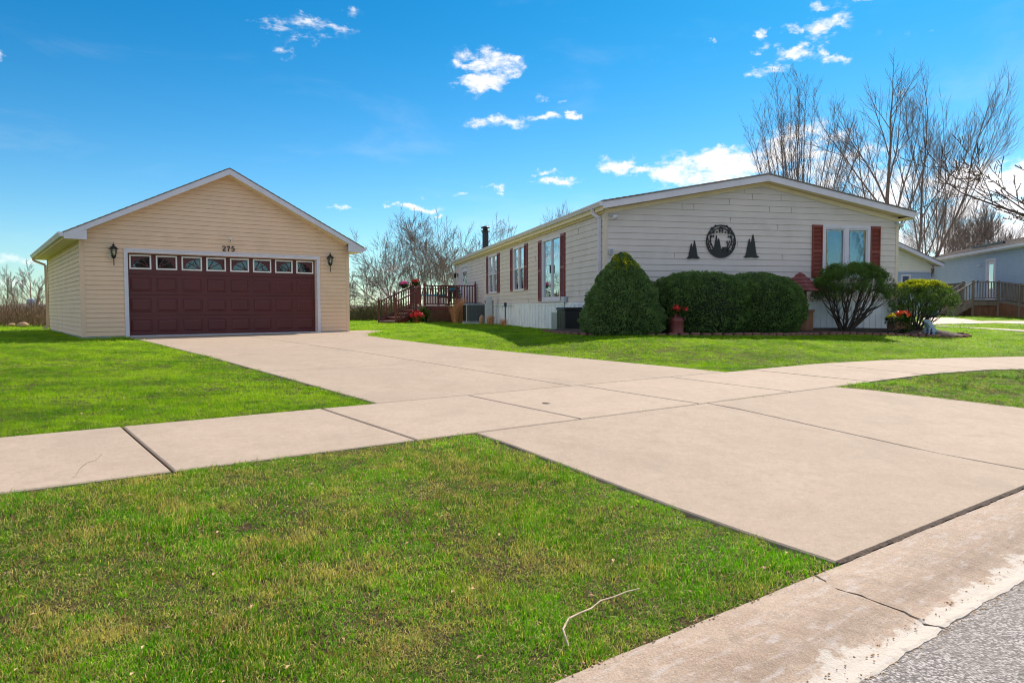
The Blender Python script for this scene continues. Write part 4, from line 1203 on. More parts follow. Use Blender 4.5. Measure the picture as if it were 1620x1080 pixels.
def leafblob(x, z, r, k): art.prism([(x + r * (1 + .35 * math.cos(5 * t + k)) * math.cos(t), z + r * (1 + .35 * math.cos(5 * t + k)) * math.sin(t)) for t in [2 * math.pi * i / 15 for i in range(15)]], YA - .001 - .0003 * k, YB)
kk = 0
for th, rr, r_ in [(128, .95, .070), (52, .95, .070), (146, .88, .062), (34, .88, .062), (112, .99, .045), (68, .99, .045), (134, .74, .052), (46, .74, .052), (158, .74, .045), (22, .74, .045), (150, .60, .036), (30, .60, .036),
                   (172, .90, .036), (8, .90, .036), (188, .97, .034), (-8, .97, .034), (205, .92, .034), (-25, .92, .034), (180, .72, .028), (0, .72, .028), (118, .62, .032), (62, .62, .032), (100, .55, .022), (80, .55, .022), (196, .74, .024), (-16, .74, .024)]:
    kk += 1; leafblob(cx + rx * rr * math.cos(R(th)), cz + rz * rr * math.sin(R(th)), r_ * .60, kk)
def stroke(pts, wd, k, mb=None):
    mb = mb or art
    for i in range(len(pts) - 1):
        (x0, z0), (x1, z1) = pts[i], pts[i + 1]; l = math.hypot(x1 - x0, z1 - z0) or 1; nx, nz = -(z1 - z0) / l * wd / 2, (x1 - x0) / l * wd / 2
        mb.prism([(x0 - nx, z0 - nz), (x1 - nx, z1 - nz), (x1 + nx, z1 + nz), (x0 + nx, z0 + nz)], YA - .0002 * k - .00005 * i, YB)
for sg in (-1, 1):
    stroke([(cx + sg * rx * f * math.cos(R(a)), cz + rz * f * math.sin(R(a))) for f, a in ((.72, -48), (.66, -28), (.70, -8), (.74, 12), (.72, 30))], .018, 30)
    stroke([(cx + sg * rx * f * math.cos(R(a)), cz + rz * f * math.sin(R(a))) for f, a in ((.80, 40), (.80, 58), (.82, 76), (.84, 92))], .022, 34)
    stroke([(cx + sg * .015, cz + rz * .88), (cx + sg * .05, cz + rz * .60)], .02, 36); stroke([(cx + sg * rx * f * math.cos(R(a)), cz + rz * f * math.sin(R(a))) for f, a in ((.84, -34), (.86, -14), (.82, 4))], .013, 38)
stroke([(cx - .05, cz + rz * .62), (cx + .05, cz + rz * .62)], .016, 40)
# deer: body, neck, head, antlers, legs
body = [(.045, .150), (.052, .178), (.075, .188), (.110, .186), (.150, .184), (.168, .196), (.178, .222), (.186, .250), (.196, .262), (.214, .256), (.226, .244), (.224, .236), (.208, .234), (.204, .220), (.204, .196), (.200, .166), (.186, .146), (.150, .138), (.100, .140), (.070, .132)]
dz0 = zt - .11
art.prism([(cx - .0 + x, dz0 + z) for x, z in reversed(body)][::-1], YA - .004, YB)
for pts, wd in (([(.058, .150), (.050, .120), (.066, .090), (.062, .045)], .016), ([(.085, .145), (.088, .110), (.080, .080), (.084, .045)], .013), ([(.165, .150), (.166, .105), (.160, .045)], .014), ([(.188, .155), (.194, .110), (.190, .045)], .014), ([(.048, .17), (.040, .155)], .012),
                ([(.194, .258), (.172, .285), (.168, .320), (.174, .345)], .011), ([(.170, .300), (.156, .318)], .009), ([(.198, .260), (.222, .284), (.232, .315), (.228, .345)], .011), ([(.228, .298), (.246, .318)], .009), ([(.19, .262), (.180, .268)], .012)):
    stroke([(cx + x, dz0 + z) for x, z in pts], wd, 44)
o = on_house(art, 'wall_plaque', 'black_metal', 'black oval metal cut-out with a deer and pines on the front siding', 'wall art')
for (u0, z0, sc, seed, lab) in ((2.36, 1.935, .92, 11, 'smaller black metal pair of pines left of the oval deer cut-out'), (4.0, 1.985, 1.12, 23, 'taller black metal pair of pines right of the oval deer cut-out')):
    mb = MB(); spruce_sil(mb, u0 + .035 * sc, z0 + .03, .46 * sc if sc < 1 else .56, .25 * sc, seed, 8, 1); spruce_sil(mb, u0 - .06 * sc, z0 + .03, .37 * sc if sc < 1 else .44, .22 * sc, seed + 1, 7, 2)
    mb.prism([(u0 - .20 * sc, z0), (u0 - .12 * sc, z0 - .012), (u0, z0 + .005), (u0 + .12 * sc, z0 - .012), (u0 + .20 * sc, z0 + .01), (u0 + .14 * sc, z0 + .05), (u0 + .09 * sc, z0 + .10), (u0 - .09 * sc, z0 + .10), (u0 - .14 * sc, z0 + .045)], YA, YB)
    on_house(mb, 'pine_cutout', 'black_metal', lab, 'wall art', 'metal pine cut-outs on the front siding')

# ------------------------------------------------------------------ garden in front of the house
def gz(x, y): return float(zg(x, y))
bed_out = [(-1.05, 1.9), (-1.2, .3), (-1.15, -.7), (-.75, -1.45), (0, -1.85), (1.2, -2.1), (2.5, -2.12), (3.6, -1.98), (4.6, -1.7), (5.6, -1.45), (6.8, -1.32), (8.0, -1.25), (9.2, -1.2), (10.0, -.9), (10.3, -.2)]
def catmull(P, n=8):
    out = []
    for i in range(len(P) - 1):
        p0, p1, p2, p3 = P[max(i - 1, 0)], P[i], P[i + 1], P[min(i + 2, len(P) - 1)]
        for k in range(n):
            t = k / n
            out.append(tuple(.5 * (2 * b + (c - a) * t + (2 * a - 5 * b + 4 * c - d) * t * t + (3 * b - a - 3 * c + d) * t ** 3) for a, b, c, d in zip(p0, p1, p2, p3)))
    out.append(P[-1]); return out
bc = catmull(bed_out, 10)
mb = MB(); rows = []
for (u, w_) in bc:
    inner = (max(u, -.03) if w_ > -.2 else u, max(w_, -.03) if u > .0 and u < HW_ else w_)
    cu_, cw_ = (min(max(u, .0), 9.4), .1 if u > -.1 else max(w_, 0)); r_ = []
    for k in range(5):
        t = k / 4; a, b = u + (cu_ - u) * t, w_ + (cw_ - w_) * t; x, y = hxy(a, b); r_.append((x, y, gz(x, y) + .005 + .06 * min(1, t * 2)))
    rows.append(r_)
vs = [p for r_ in rows for p in r_]; n = 5
mb.add(vs, [(i * n + k, (i + 1) * n + k, (i + 1) * n + k + 1, i * n + k + 1) for i in range(len(rows) - 1) for k in range(n - 1)], True)
mb.build('flower_bed', M['mulch'], kind='structure')
# edging bricks
proto = None; acc = 0; prev = bc[0]; idx = 0
for p in bc[1:]:
    d = math.hypot(p[0] - prev[0], p[1] - prev[1]); acc += d
    if acc >= .205:
        acc = 0; x, y = hxy(*p); a = math.atan2(p[1] - prev[1], p[0] - prev[0]) + HA
        if proto is None:
            proto = MB().bbox(-.096, .096, -.045, .045, -.04, .055, .010).build('edging_brick', M['brick']); o = proto
        else: o = proto.copy(); col.objects.link(o)
        tag(o, 'weathered red edging brick in the border of the front flower bed', 'brick', 'edging bricks along the flower bed', None, (x, y, gz(x, y) + rnd.uniform(-.012, .006)), a + rnd.uniform(-.05, .05))
        o.rotation_euler.x = rnd.uniform(-.04, .04)
    prev = p


def foliage_shell(name, mat, parent, n, surf, size, seed, flat=.5, up=.0, tone=None, aspect=2.2):
    """n small bent leaves spread in the outer layer of a surface; surf(rand arrays) -> points, normals, lump"""
    q = np.random.RandomState(seed); P, N, lump = surf(q, n)
    a = q.normal(size=(n, 3)); d = N + a * flat; d[:, 2] += up; d /= np.linalg.norm(d, axis=1)[:, None]
    t = np.cross(d, q.normal(size=(n, 3))); t /= np.linalg.norm(t, axis=1)[:, None]
    L = size * q.uniform(.6, 1.3, n)[:, None]; W = L / aspect
    b = np.cross(d, t)
    v0 = P - t * W * .3; v1 = P + t * W * .5 + d * L * .4 ; v2 = P + d * L + b * L * .12; v3 = P - t * W * .5 + d * L * .45
    V = np.stack([v0, v1, v2, v3], 1).reshape(-1, 3); F = np.arange(n * 4).reshape(-1, 4)
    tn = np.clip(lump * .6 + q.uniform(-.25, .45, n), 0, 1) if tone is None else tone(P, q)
    me = np_mesh(name, V, F, False, np.repeat(tn, 4))
    return link(name, me, M[mat], parent)


class Lumps:
    """random bumps on the unit sphere: displacement field"""
    def __init__(s, k, seed, amp, sharp=30):
        q = np.random.RandomState(seed); c = q.normal(size=(k, 3)); s.c = c / np.linalg.norm(c, axis=1)[:, None]; s.a = amp * q.uniform(.3, 1, k); s.s = sharp
    def __call__(s, D):
        e = np.exp((D @ s.c.T - 1) * s.s) * s.a
        return e.max(1)


def bush_surface(center, radii, lumps, depth=.12, zmin=None, power=1.0, prof=None):
    """ellipsoid or profiled shell. prof(t) gives horizontal radius factor for height t in 0..1"""
    cx, cy, cz = center; rx, ry, rz = radii
    def f(q, n):
        if prof is None:
            D = q.normal(size=(n, 3)); D /= np.linalg.norm(D, axis=1)[:, None]
            if zmin is not None: D[:, 2] = np.where(D[:, 2] < zmin, -D[:, 2] * .3, D[:, 2])
            l = lumps(D); r = 1 + l - q.uniform(0, 1, n) ** 2 * depth
            Dp = np.sign(D) * np.abs(D) ** power
            P = np.stack([cx + rx * Dp[:, 0] * r, cy + ry * Dp[:, 1] * r, cz + rz * Dp[:, 2] * r], 1)
            N = D / np.array([rx, ry, rz]); N /= np.linalg.norm(N, axis=1)[:, None]
        else:
            t = q.uniform(0, 1, n) ** 1.05; th = q.uniform(0, 2 * np.pi, n); pr = prof(t)
            D = np.stack([np.cos(th) * np.cos((t - .5) * 2.6), np.sin(th) * np.cos((t - .5) * 2.6), np.sin((t - .5) * 2.6)], 1)
            l = lumps(D); r = pr * (1 + l) - q.uniform(0, 1, n) ** 2 * depth
            P = np.stack([cx + rx * np.cos(th) * r, cy + ry * np.sin(th) * r, cz + rz * (t + l * .15)], 1)
            dp = (prof(np.clip(t + .03, 0, 1)) - prof(np.clip(t - .03, 0, 1))) / .06
            N = np.stack([np.cos(th), np.sin(th), -dp * rx / rz], 1); N /= np.linalg.norm(N, axis=1)[:, None]
        mx = max(1e-6, float(l.max()))
        return P, N, l / mx
    return f


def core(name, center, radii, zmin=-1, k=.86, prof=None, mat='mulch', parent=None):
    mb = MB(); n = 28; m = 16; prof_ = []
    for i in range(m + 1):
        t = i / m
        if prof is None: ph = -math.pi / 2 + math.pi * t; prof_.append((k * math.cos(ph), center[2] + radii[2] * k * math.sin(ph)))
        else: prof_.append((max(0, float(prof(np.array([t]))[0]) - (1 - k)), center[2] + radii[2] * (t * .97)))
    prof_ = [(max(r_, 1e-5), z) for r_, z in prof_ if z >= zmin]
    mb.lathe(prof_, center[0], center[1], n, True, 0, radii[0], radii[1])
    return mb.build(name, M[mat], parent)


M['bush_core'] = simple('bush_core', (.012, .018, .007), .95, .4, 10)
# cone shaped evergreen at the corner
x, y = hxy(-.06, -1.28); z = gz(x, y)
t = empty('cone_shrub', (x, y, z), 0, 'dense dark green cone shaped evergreen with a tip coloured as sunlit at the house corner', 'shrub')
cprof = lambda t_: np.interp(t_, [0, .05, .15, .27, .43, .60, .77, .88, .96, 1.0], [.84, .94, 1.0, .97, .88, .71, .49, .31, .17, .04])
lm = Lumps(170, 3, .17, 110)
foliage_shell('foliage', 'spruce', t, 52000, bush_surface((0, 0, .0), (.885, .86, 1.81), lm, .15, prof=cprof), .044, 5, .75, .25, tone=lambda P, q: np.clip(q.uniform(0, .75, len(P)) + .12 * np.sin(P[:, 0] * 9 + P[:, 2] * 7), 0, 1))
def tip(q, n):
    P, N, l = bush_surface((0, 0, .0), (.885, .86, 1.81), lm, .05, prof=cprof)(q, n * 10)
    k = (P[:, 2] > 1.45) & (P[:, 0] > -.25) & (P[:, 0] < .36); i = np.where(k)[0]; i = i[np.argsort(np.sin(P[i, 0] * 31) + np.cos(P[i, 2] * 27 + P[i, 0] * 9))][-n:]
    i = np.resize(i, n); return P[i] + N[i] * .012, N[i], l[i]
foliage_shell('sunlit_tip', 'sunlit_gold', t, 1300, tip, .042, 9, .6, .5, tone=lambda P, q: q.uniform(.5, 1, len(P)))  # yellow leaves paint sunlight onto the cone tip
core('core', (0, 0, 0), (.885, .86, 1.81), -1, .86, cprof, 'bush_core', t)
MB().lathe([(.10, -.05), (.08, .3), (.05, 1.2)], n=8).build('trunk', M['bush_stem'], t)
# two clipped rounded shrubs
for (u, w_, rx, ry, zc, rz, lab, seed) in ((2.02, -.98, 1.22, .92, .60, .82, 'broad clipped dark green boxwood behind the red milk can', 21), (3.60, -.90, 1.17, .88, .60, .81, 'rounded clipped boxwood sloping down to the little well roof', 22)):
    x, y = hxy(u, w_); z = gz(x, y)
    t = empty('rounded_shrub', (x, y, z), HA, lab, 'shrub', 'clipped shrubs before the house wall')
    lm = Lumps(260, seed, .085, 170)
    foliage_shell('foliage', 'boxwood', t, 52000, bush_surface((0, 0, zc), (rx, ry, rz), lm, .10, power=.80 if u < 3 else .88), .038, seed, .8, .15, aspect=1.6)
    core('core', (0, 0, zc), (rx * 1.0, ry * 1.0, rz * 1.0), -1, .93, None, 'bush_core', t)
    st = MB()
    for k in range(9):
        a = k * .7; st.tube([(.1 * math.cos(a), .1 * math.sin(a), -.05), (.4 * math.cos(a), .35 * math.sin(a), .3)], [.02, .012], 5)
    st.build('stem', M['bush_stem'], t)


# spreading shrubs on bare fanning stems
def spreading(u, w_, lab, seed, cx, rx, ry, z0, z1, spread, leafmat, sun_gold=None, lean=0, n=42000):
    x, y = hxy(u, w_); z = gz(x, y)
    t = empty('spreading_shrub', (x, y, z), HA, lab, 'shrub', 'spreading shrubs with bare lower stems')
    q = random.Random(seed); st = MB(); tips = []
    for k in range(15):
        a = math.pi * 2 * (k + q.uniform(-.3, .3)) / 15; rr = q.uniform(.45, .95)
        tx, ty = cx + rx * rr * math.cos(a), ry * rr * math.sin(a) * .9; tz = z0 + (z1 - z0) * .35
        pts = [(q.uniform(-.06, .06), q.uniform(-.05, .05), -.05)]
        for i in range(1, 7):
            f = i / 6; e = f ** .75
            pts.append((tx * e + q.uniform(-.035, .035), ty * e + q.uniform(-.03, .03), .02 + tz * (f ** 1.35) + q.uniform(-.015, .015)))
        r0 = q.uniform(.022, .036); st.tube(pts, [r0 * (1 - .6 * i / 6) for i in range(7)], 6)
        for i in range(2, 6):
            for _ in range(2):
                p = Vector(pts[i]); d = Vector((tx * .25 + q.uniform(-.22, .22), ty * .2 + q.uniform(-.2, .2), q.uniform(.15, .42)))
                if p.z + d.z > z1: d.z = z1 - p.z
                m_ = p + d * .5 + Vector((q.uniform(-.04, .04), q.uniform(-.04, .04), -.02)); st.tube([p, m_, p + d], [r0 * .45, r0 * .32, r0 * .18], 4)
                tips.append(tuple(p + d))
        tips.append(pts[-1])
    st.build('stems', M['bush_stem'], t)
    cl = []; zc = (z0 + z1) / 2 - .05
    for k in range(230):
        a = q.uniform(0, 2 * math.pi); r_ = math.sqrt(q.uniform(0, 1)); top = z0 + (z1 - z0) * math.sqrt(max(0, 1 - (r_ * .96) ** 2.6))
        zz = top if q.random() < .62 else q.uniform(z0 + .0 + .10 * (1 - r_), top)
        cl.append((cx + rx * r_ * math.cos(a) * q.uniform(.93, 1.05), ry * r_ * math.sin(a), zz - q.uniform(.04, .12), q.uniform(.07, .135)))
    cl = np.array(cl)
    def surf(rs, n_):
        i = rs.randint(0, len(cl), n_); D = rs.normal(size=(n_, 3)); D /= np.linalg.norm(D, axis=1)[:, None]
        P = cl[i, :3] + D * cl[i, 3:4] * rs.uniform(.55, 1.05, (n_, 1)); return P, D, (D[:, 2] * .5 + .5)
    tone = None
    foliage_shell('foliage', leafmat, t, n, surf, .036, seed, .55, .35, aspect=2.6)
    if sun_gold:
        def surf2(rs, n_):
            P, D, l = surf(rs, n_ * 12); k = np.where((P[:, 2] > z1 - sun_gold) & (D[:, 2] > .1))[0]; k = k[np.argsort(-P[k, 2] + rs.uniform(0, .22, len(k)))][:n_]; k = np.resize(k, n_); return P[k] + D[k] * .01, D[k], l[k]
        foliage_shell('sunlit_gold_tips', 'sunlit_gold', t, 6500, surf2, .036, seed + 1, .5, .5, tone=lambda P, rs: rs.uniform(.2, 1, len(P)))  # yellow leaves also carry painted sunlight over the shrub top
    return t
spreading(6.15, -.85, 'dark spreading yew on bare fanning stems below the front window', 31, .22, 1.02, .75, .93, 1.76, 1, 'yew')
spreading(8.90, -.20, 'yellow tipped spreading evergreen, its top coloured as sunlit, past the right corner of the home', 37, .12, 1.0, .80, .62, 1.36, 1, 'yew', sun_gold=.30)

# wishing well roof among the shrubs
x, y = hxy(5.02, -.62); z = gz(x, y)
t = empty('wishing_well', (x, y, z), HA + .5, 'small maroon shingled wishing well half hidden beside the rounded boxwood', 'wishing well')
rf = MB(); z0, z1, hw = 1.02, 1.50, .40
for k in range(5):
    a, b = k / 5, (k + 1) / 5; ra_, rb_ = hw * (1 - a) + .015, hw * (1 - b) + .003; za, zb = z0 + (z1 - z0) * a, z0 + (z1 - z0) * b
    rf.lathe([(ra_ * 1.414, za), (ra_ * 1.414, za + .022), (rb_ * 1.414, zb)], n=4, smooth=False, a0=math.pi / 4)
rf.build('roof', M['well_roof'], t)
po = MB()
for sx in (-1, 1): po.box(sx * .26 - .035, sx * .26 + .035, -.035, .035, 0, 1.04)
po.box(-.30, .30, -.03, .03, .86, .92); po.build('post', M['brown_wood'], t)
ws = MB(); ws.lathe([(.33, 0), (.33, .50), (.36, .50), (.36, .55), (.27, .55), (.27, .1)], n=14, smooth=False); ws.build('well_wall', M['brown_wood'], t)


def flowers(mb, c, r, n, seed, size=.035, flat=.8):
    """loose blooms, each a ring of bent petals"""
    q = random.Random(seed)
    for k in range(n):
        d = Vector((q.gauss(0, 1), q.gauss(0, 1), abs(q.gauss(0, .8)) + .1)).normalized(); p = Vector(c) + Vector((d.x * r[0], d.y * r[1], d.z * r[2])) * q.uniform(.7, 1.0)
        u = d.orthogonal().normalized(); v = d.cross(u); s_ = size * q.uniform(.7, 1.25); m = 6
        for i in range(m):
            a = 2 * math.pi * i / m + q.uniform(-.2, .2); b = a + .55; c0 = a - .55
            e = u * math.cos(a) + v * math.sin(a); e1 = u * math.cos(b) + v * math.sin(b); e2 = u * math.cos(c0) + v * math.sin(c0)
            mb.add([p, p + e2 * s_ * .7 + d * s_ * .35, p + e * s_ + d * s_ * .2, p + e1 * s_ * .7 + d * s_ * .35], [(0, 1, 2, 3)])
    return mb
def greens(parent, c, r, n, size, seed, name='leaves', mat='plantleaf'):
    foliage_shell(name, mat, parent, n, bush_surface(c, r, Lumps(20, seed, .2, 30), .6), size, seed, .9, .4)

# red milk can with red flowers
x, y = hxy(.98, -1.92); z = gz(x, y) + .03
t = empty('milk_can', (x, y, z), 0, 'dark red milk can holding bright red flowers between the evergreens', 'milk can')
MB().lathe([(.145, 0), (.15, .02), (.145, .04), (.145, .28), (.15, .29), (.145, .30), (.12, .345), (.085, .385), (.082, .42), (.10, .45), (.095, .455), (.07, .44)], n=20).build('body', M['red_can'], t)
hd = MB()
for s_ in (-1, 1): hd.tube([(s_ * .14, 0, .27), (s_ * .175, 0, .31), (s_ * .165, 0, .36), (s_ * .12, 0, .35)], .008, 6)
hd.build('handle', M['red_can'], t)
flowers(MB(), (-.01, -.02, .52), (.13, .12, .13), 34, 1, .042).build('flowers', M['red_petal'], t)
b = flowers(MB(), (.17, -.04, .50), (.05, .05, .11), 9, 2, .036); b.build('flowers', M['red_petal'], t)
greens(t, (.02, 0, .50), (.17, .14, .12), 420, .07, 5)

# planter with a cart wheel, orange and yellow flowers
x, y = hxy(7.72, -.95); z = gz(x, y) + .03
t = empty('cart_planter', (x, y, z), HA, 'dark wagon wheel planter of orange and yellow flowers by the house corner', 'planter')
wh = MB(); wr = .21
wh.tube([(-.30 + wr * math.cos(a), -.16, .21 + wr * math.sin(a)) for a in [2 * math.pi * i / 24 for i in range(25)]], .011, 6, cap=False)
for i in range(10):
    a = math.pi * i / 5; wh.tube([(-.30, -.16, .21), (-.30 + wr * math.cos(a), -.16, .21 + wr * math.sin(a))], .007, 5)
wh.tube([(-.30, -.185, .21), (-.30, -.135, .21)], .03, 10)
wh.build('wheel', M['bush_stem'], t)
MB().bbox(-.26, .26, -.14, .14, .10, .30, .02).build('tub', M['brown_wood'], t)
flowers(MB(), (.08, -.02, .42), (.24, .15, .16), 70, 3, .042).build('orange_flowers', M['orange_petal'], t)
flowers(MB(), (-.28, -.05, .40), (.11, .1, .11), 26, 4, .036).build('yellow_flowers', M['yellow_petal'], t)
greens(t, (-.02, 0, .32), (.34, .2, .14), 1100, .07, 6)
greens(t, (.12, -.02, .16), (.20, .2, .16), 700, .06, 7)


# stone dog, skinned from a small skeleton
def skin_mesh(name, mat, parent, verts, edges, radii, sub=2):
    me = bpy.data.meshes.new(name); me.from_pydata(verts, edges, [])
    import bmesh
    bm = bmesh.new(); bm.from_mesh(me); L = bm.verts.layers.skin.verify()
    for v, r_ in zip(bm.verts, radii): v[L].radius = (r_, r_) if not isinstance(r_, tuple) else r_
    bm.verts.ensure_lookup_table(); bm.verts[0][L].use_root = True; bm.to_mesh(me); bm.free()
    o = link(name, me, mat, parent); sk_ = o.modifiers.new('skin', 'SKIN'); sk_.use_smooth_shade = True
    s_ = o.modifiers.new('sub', 'SUBSURF'); s_.levels = sub; s_.render_levels = sub
    return o
x, y = hxy(8.66, -.95); z = gz(x, y) + .01
dv = [(.06, 0, .13), (.0, 0, .20), (-.055, 0, .27), (-.085, 0, .335), (-.135, 0, .345), (-.185, 0, .325),     # pelvis, belly, chest, neck, head, muzzle
      (-.05, .055, .21), (-.075, .06, .11), (-.08, .06, .02), (-.115, .06, .012), (-.05, -.055, .21), (-.075, -.06, .11), (-.08, -.06, .02), (-.115, -.06, .012),
      (.085, .085, .10), (.0, .095, .075), (.055, .095, .018), (-.02, .095, .014), (.085, -.085, .10), (.0, -.095, .075), (.055, -.095, .018), (-.02, -.095, .014),
      (.14, 0, .05), (.20, .02, .02), (-.115, .045, .365), (-.105, .065, .315), (-.115, -.045, .365), (-.105, -.065, .315)]
de = [(0, 1), (1, 2), (2, 3), (3, 4), (4, 5), (2, 6), (6, 7), (7, 8), (8, 9), (2, 10), (10, 11), (11, 12), (12, 13), (0, 14), (14, 15), (15, 16), (16, 17), (0, 18), (18, 19), (19, 20), (20, 21), (0, 22), (22, 23), (4, 24), (24, 25), (4, 26), (26, 27)]
dr = [.095, .088, .085, .062, .056, .028, .036, .024, .02, .02, .036, .024, .02, .02, .06, .04, .024, .02, .06, .04, .024, .02, .022, .014, .018, .014, .018, .014]
st = skin_mesh('dog_statue', M['blue_grey_stone'], None, dv, de, dr, 2)
st.scale = (1.05, 1.05, 1.05); tag(st, 'blue grey stone statue of a seated dog beside the orange flower planter', 'statue', None, None, (x, y, z), HA + .1)

# black storage bin, air conditioner, meter pedestal and the rest along the side wall
def side_root(name, u, w_, lab, cat, rz=0):
    x, y = hxy(u, w_); return empty(name, (x, y, gz(x, y)), HA + rz, lab, cat)
t = side_root('storage_bin', -.33, 1.75, 'black storage bin against the white skirting behind the cone evergreen', 'bin')
MB().bbox(-.24, .24, -.36, .36, .02, .56, .02).build('body', M['black_plastic'], t); MB().bbox(-.26, .26, -.38, .38, .562, .63, .025).build('lid', M['black_plastic'], t)
for k in range(4): MB().box(-.245, -.2405, -.30 + k * .16, -.24 + k * .16, .08, .48).build('rib', M['black_plastic'], t)
t = side_root('vent_housing', -.28, 2.75, 'grey metal cabinet with a dark louvre beside the black bin', 'cabinet')
MB().bbox(-.17, .17, -.25, .25, .0, .50, .01).build('cabinet', M['grey_metal'], t)
lv = MB(); lv.box(-.14, .14, -.256, -.2505, .34, .44)
for k in range(3): lv.box(-.13, .13, -.262, -.2565, .35 + k * .03, .362 + k * .03)
lv.build('louvre', M['black_plastic'], t)
o = on_house(MB().bbox(-.13, -.035, 2.85, 3.15, .86, 1.02, .01), 'cable_box', 'pale_grey', 'small grey cable box on the side wall right of the sliding door', 'utility box')
MB().tube([(-.06, 3.0, .86), (-.06, 3.0, .60), (-.06, 3.02, .14)], .012, 6).build('conduit', M['grey_metal'], o); MB().tube([(-.08, 2.86, 1.02), (-.08, 2.86, 1.12)], .010, 5).build('stub', M['black_metal'], o)
t = side_root('air_conditioner', -.72, 13.4, 'grey square air conditioner unit with dark vertical grilles by the deck', 'air conditioner')
MB().bbox(-.40, .40, -.40, .40, .06, .84, .03).build('body', M['grey_metal'], t)
fn = MB()
for k in range(22):
    a = -.36 + k * .72 / 21
    fn.box(a - .009, a + .009, -.411, -.4005, .12, .78)
fn.build('grille', M['black_plastic'], t)
fn = MB()
for k in range(22):
    a = -.36 + k * .72 / 21; fn.box(-.411, -.4005, a - .009, a + .009, .12, .78)
fn.build('grille', M['black_plastic'], t)
MB().lathe([(.36, .842), (.37, .86), (.34, .872), (.05, .88), (.001, .88)], n=20).build('fan_guard', M['black_metal'], t); MB().box(-.45, .45, -.45, .45, -.02, .055).build('pad', M['pale_grey'], t)
t = side_root('meter_pedestal', -.38, 11.9, 'tall narrow grey utility pedestal between the air conditioner and the skirting', 'utility box')
MB().bbox(-.13, .13, -.10, .10, 0, 1.12, .01).build('cabinet', M['pale_grey'], t); MB().box(.131, .165, -.09, .09, 0, .98).build('post', M['black_metal'], t)
mt = MB().lathe([(.075, 0), (.075, .03), (.05, .05), (.001, .055)], n=14); o = mt.build('meter', M['grey_metal'], t); o.rotation_euler = (R(90), 0, R(-90)); o.location = (-.131, -.0, .93)
t = side_root('jug', -.55, 12.55, 'pale tan plastic jug standing between air conditioner and pedestal', 'jug')
MB().lathe([(.10, 0), (.11, .02), (.11, .24), (.08, .31), (.04, .34), (.04, .37), (.001, .375)], n=14).build('body', M['rock'], t); MB().tube([(0, -.06, .34), (0, -.11, .31), (0, -.12, .24)], .010, 5).build('handle', M['rock'], t)
t = side_root('hose_post', -.22, 9.7, 'dark blue hose tap post against the pale skirting', 'tap')
MB().tube([(0, 0, -.05), (0, 0, .70)], .022, 8).bbox(-.045, .045, -.06, .06, .70, .86, .01).build('post', M['navy_plastic'], t); MB().tube([(-.04, 0, .74), (-.10, 0, .73), (-.11, 0, .66)], .016, 6).build('spout', M['grey_metal'], t)


# dry ornamental grass
def dry_grass(u, w_, h, n, lab, seed):
    x, y = hxy(u, w_); q = random.Random(seed); V = []; F = []
    for k in range(n):
        a = q.uniform(0, 6.28); r0 = q.uniform(0, .14); L = h * q.uniform(.5, 1.05); b = q.uniform(.05, .42); w2 = .006
        p0 = Vector((r0 * math.cos(a), r0 * math.sin(a), 0)); pm = p0 + Vector((math.cos(a) * b * .35 * L, math.sin(a) * b * .35 * L, L * .6)); p1 = p0 + Vector((math.cos(a) * b * L, math.sin(a) * b * L, L))
        s_ = Vector((math.cos(a + 1.3), math.sin(a + 1.3), 0)) * w2; i = len(V); V += [p0 - s_, p0 + s_, pm + s_, pm - s_, p1]; F += [(i, i + 1, i + 2, i + 3), (i + 3, i + 2, i + 4)]
    mb = MB().add(V, F); o = mb.build('ornamental_grass', M['straw']); tag(o, lab, 'grass clump', 'dry grass clumps by the deck', None, (x, y, gz(x, y)))
dry_grass(-.95, 15.0, 1.15, 700, 'tall orange brown dry grass clump in front of the deck lattice', 1)
dry_grass(-1.35, 14.5, .85, 380, 'lower loose dry grass clump at the deck corner', 2)
dry_grass(-.45, 11.3, .40, 200, 'small dry grass tuft at the foot of the utility pedestal', 3)
dry_grass(-.40, 9.2, .28, 140, 'tiny dry grass tuft by the hose tap post', 4)

# ------------------------------------------------------------------ deck
dk = empty('deck', hxy(0, 0) + (0,), HA, 'dark maroon wooden deck with railing, lattice skirt and stairs by the side door', 'deck')
DU0, DU1, DW0, DW1, DZ = -2.45, -.03, 16.2, 21.4, .80
bo = MB()
k = DW0
while k < DW1: bo.box(DU0, DU1, k, k + .135, DZ - .03, DZ); k += .142
bo.build('floor_boards', M['deck_floor'], dk)
fr_ = MB(); fr_.box(DU0, DU1, DW0 - .04, DW0 - .002, DZ - .24, DZ - .031).box(DU0 - .04, DU0 - .002, DW0 - .04, DW1, DZ - .24, DZ - .031)
for u in (DU0, -1.2, DU1 - .09): fr_.box(u, u + .09, DW0 + .001, DW0 + .09, -.05, DZ - .031)
fr_.build('frame', M['deck_maroon'], dk)
la = MB(); x0, x1, z0, z1 = DU0 + .02, DU1 - .02, .06, DZ - .25; s_ = .085; y = DW0 - .02
def clipseg(ax, az, bx, bz):
    t0, t1 = 0, 1; dx, dz = bx - ax, bz - az
    for pp, qq in ((-dx, ax - x0), (dx, x1 - ax), (-dz, az - z0), (dz, z1 - az)):
        if pp == 0: continue
        r_ = qq / pp
        if pp < 0: t0 = max(t0, r_)
        else: t1 = min(t1, r_)
    return None if t0 >= t1 - .02 else ((ax + dx * t0, az + dz * t0), (ax + dx * t1, az + dz * t1))
k = x0 - 1
while k < x1 + 1:
    for sg, yy in ((1, y), (-1, y + .008)):
        c = clipseg(k, z0, k + sg * (z1 - z0), z1)
        if c: la.beam((c[0][0], yy, c[0][1]), (c[1][0], yy, c[1][1]), .007, .03, up=(1, 0, 0) if False else (-sg, 0, 1))
    k += s_
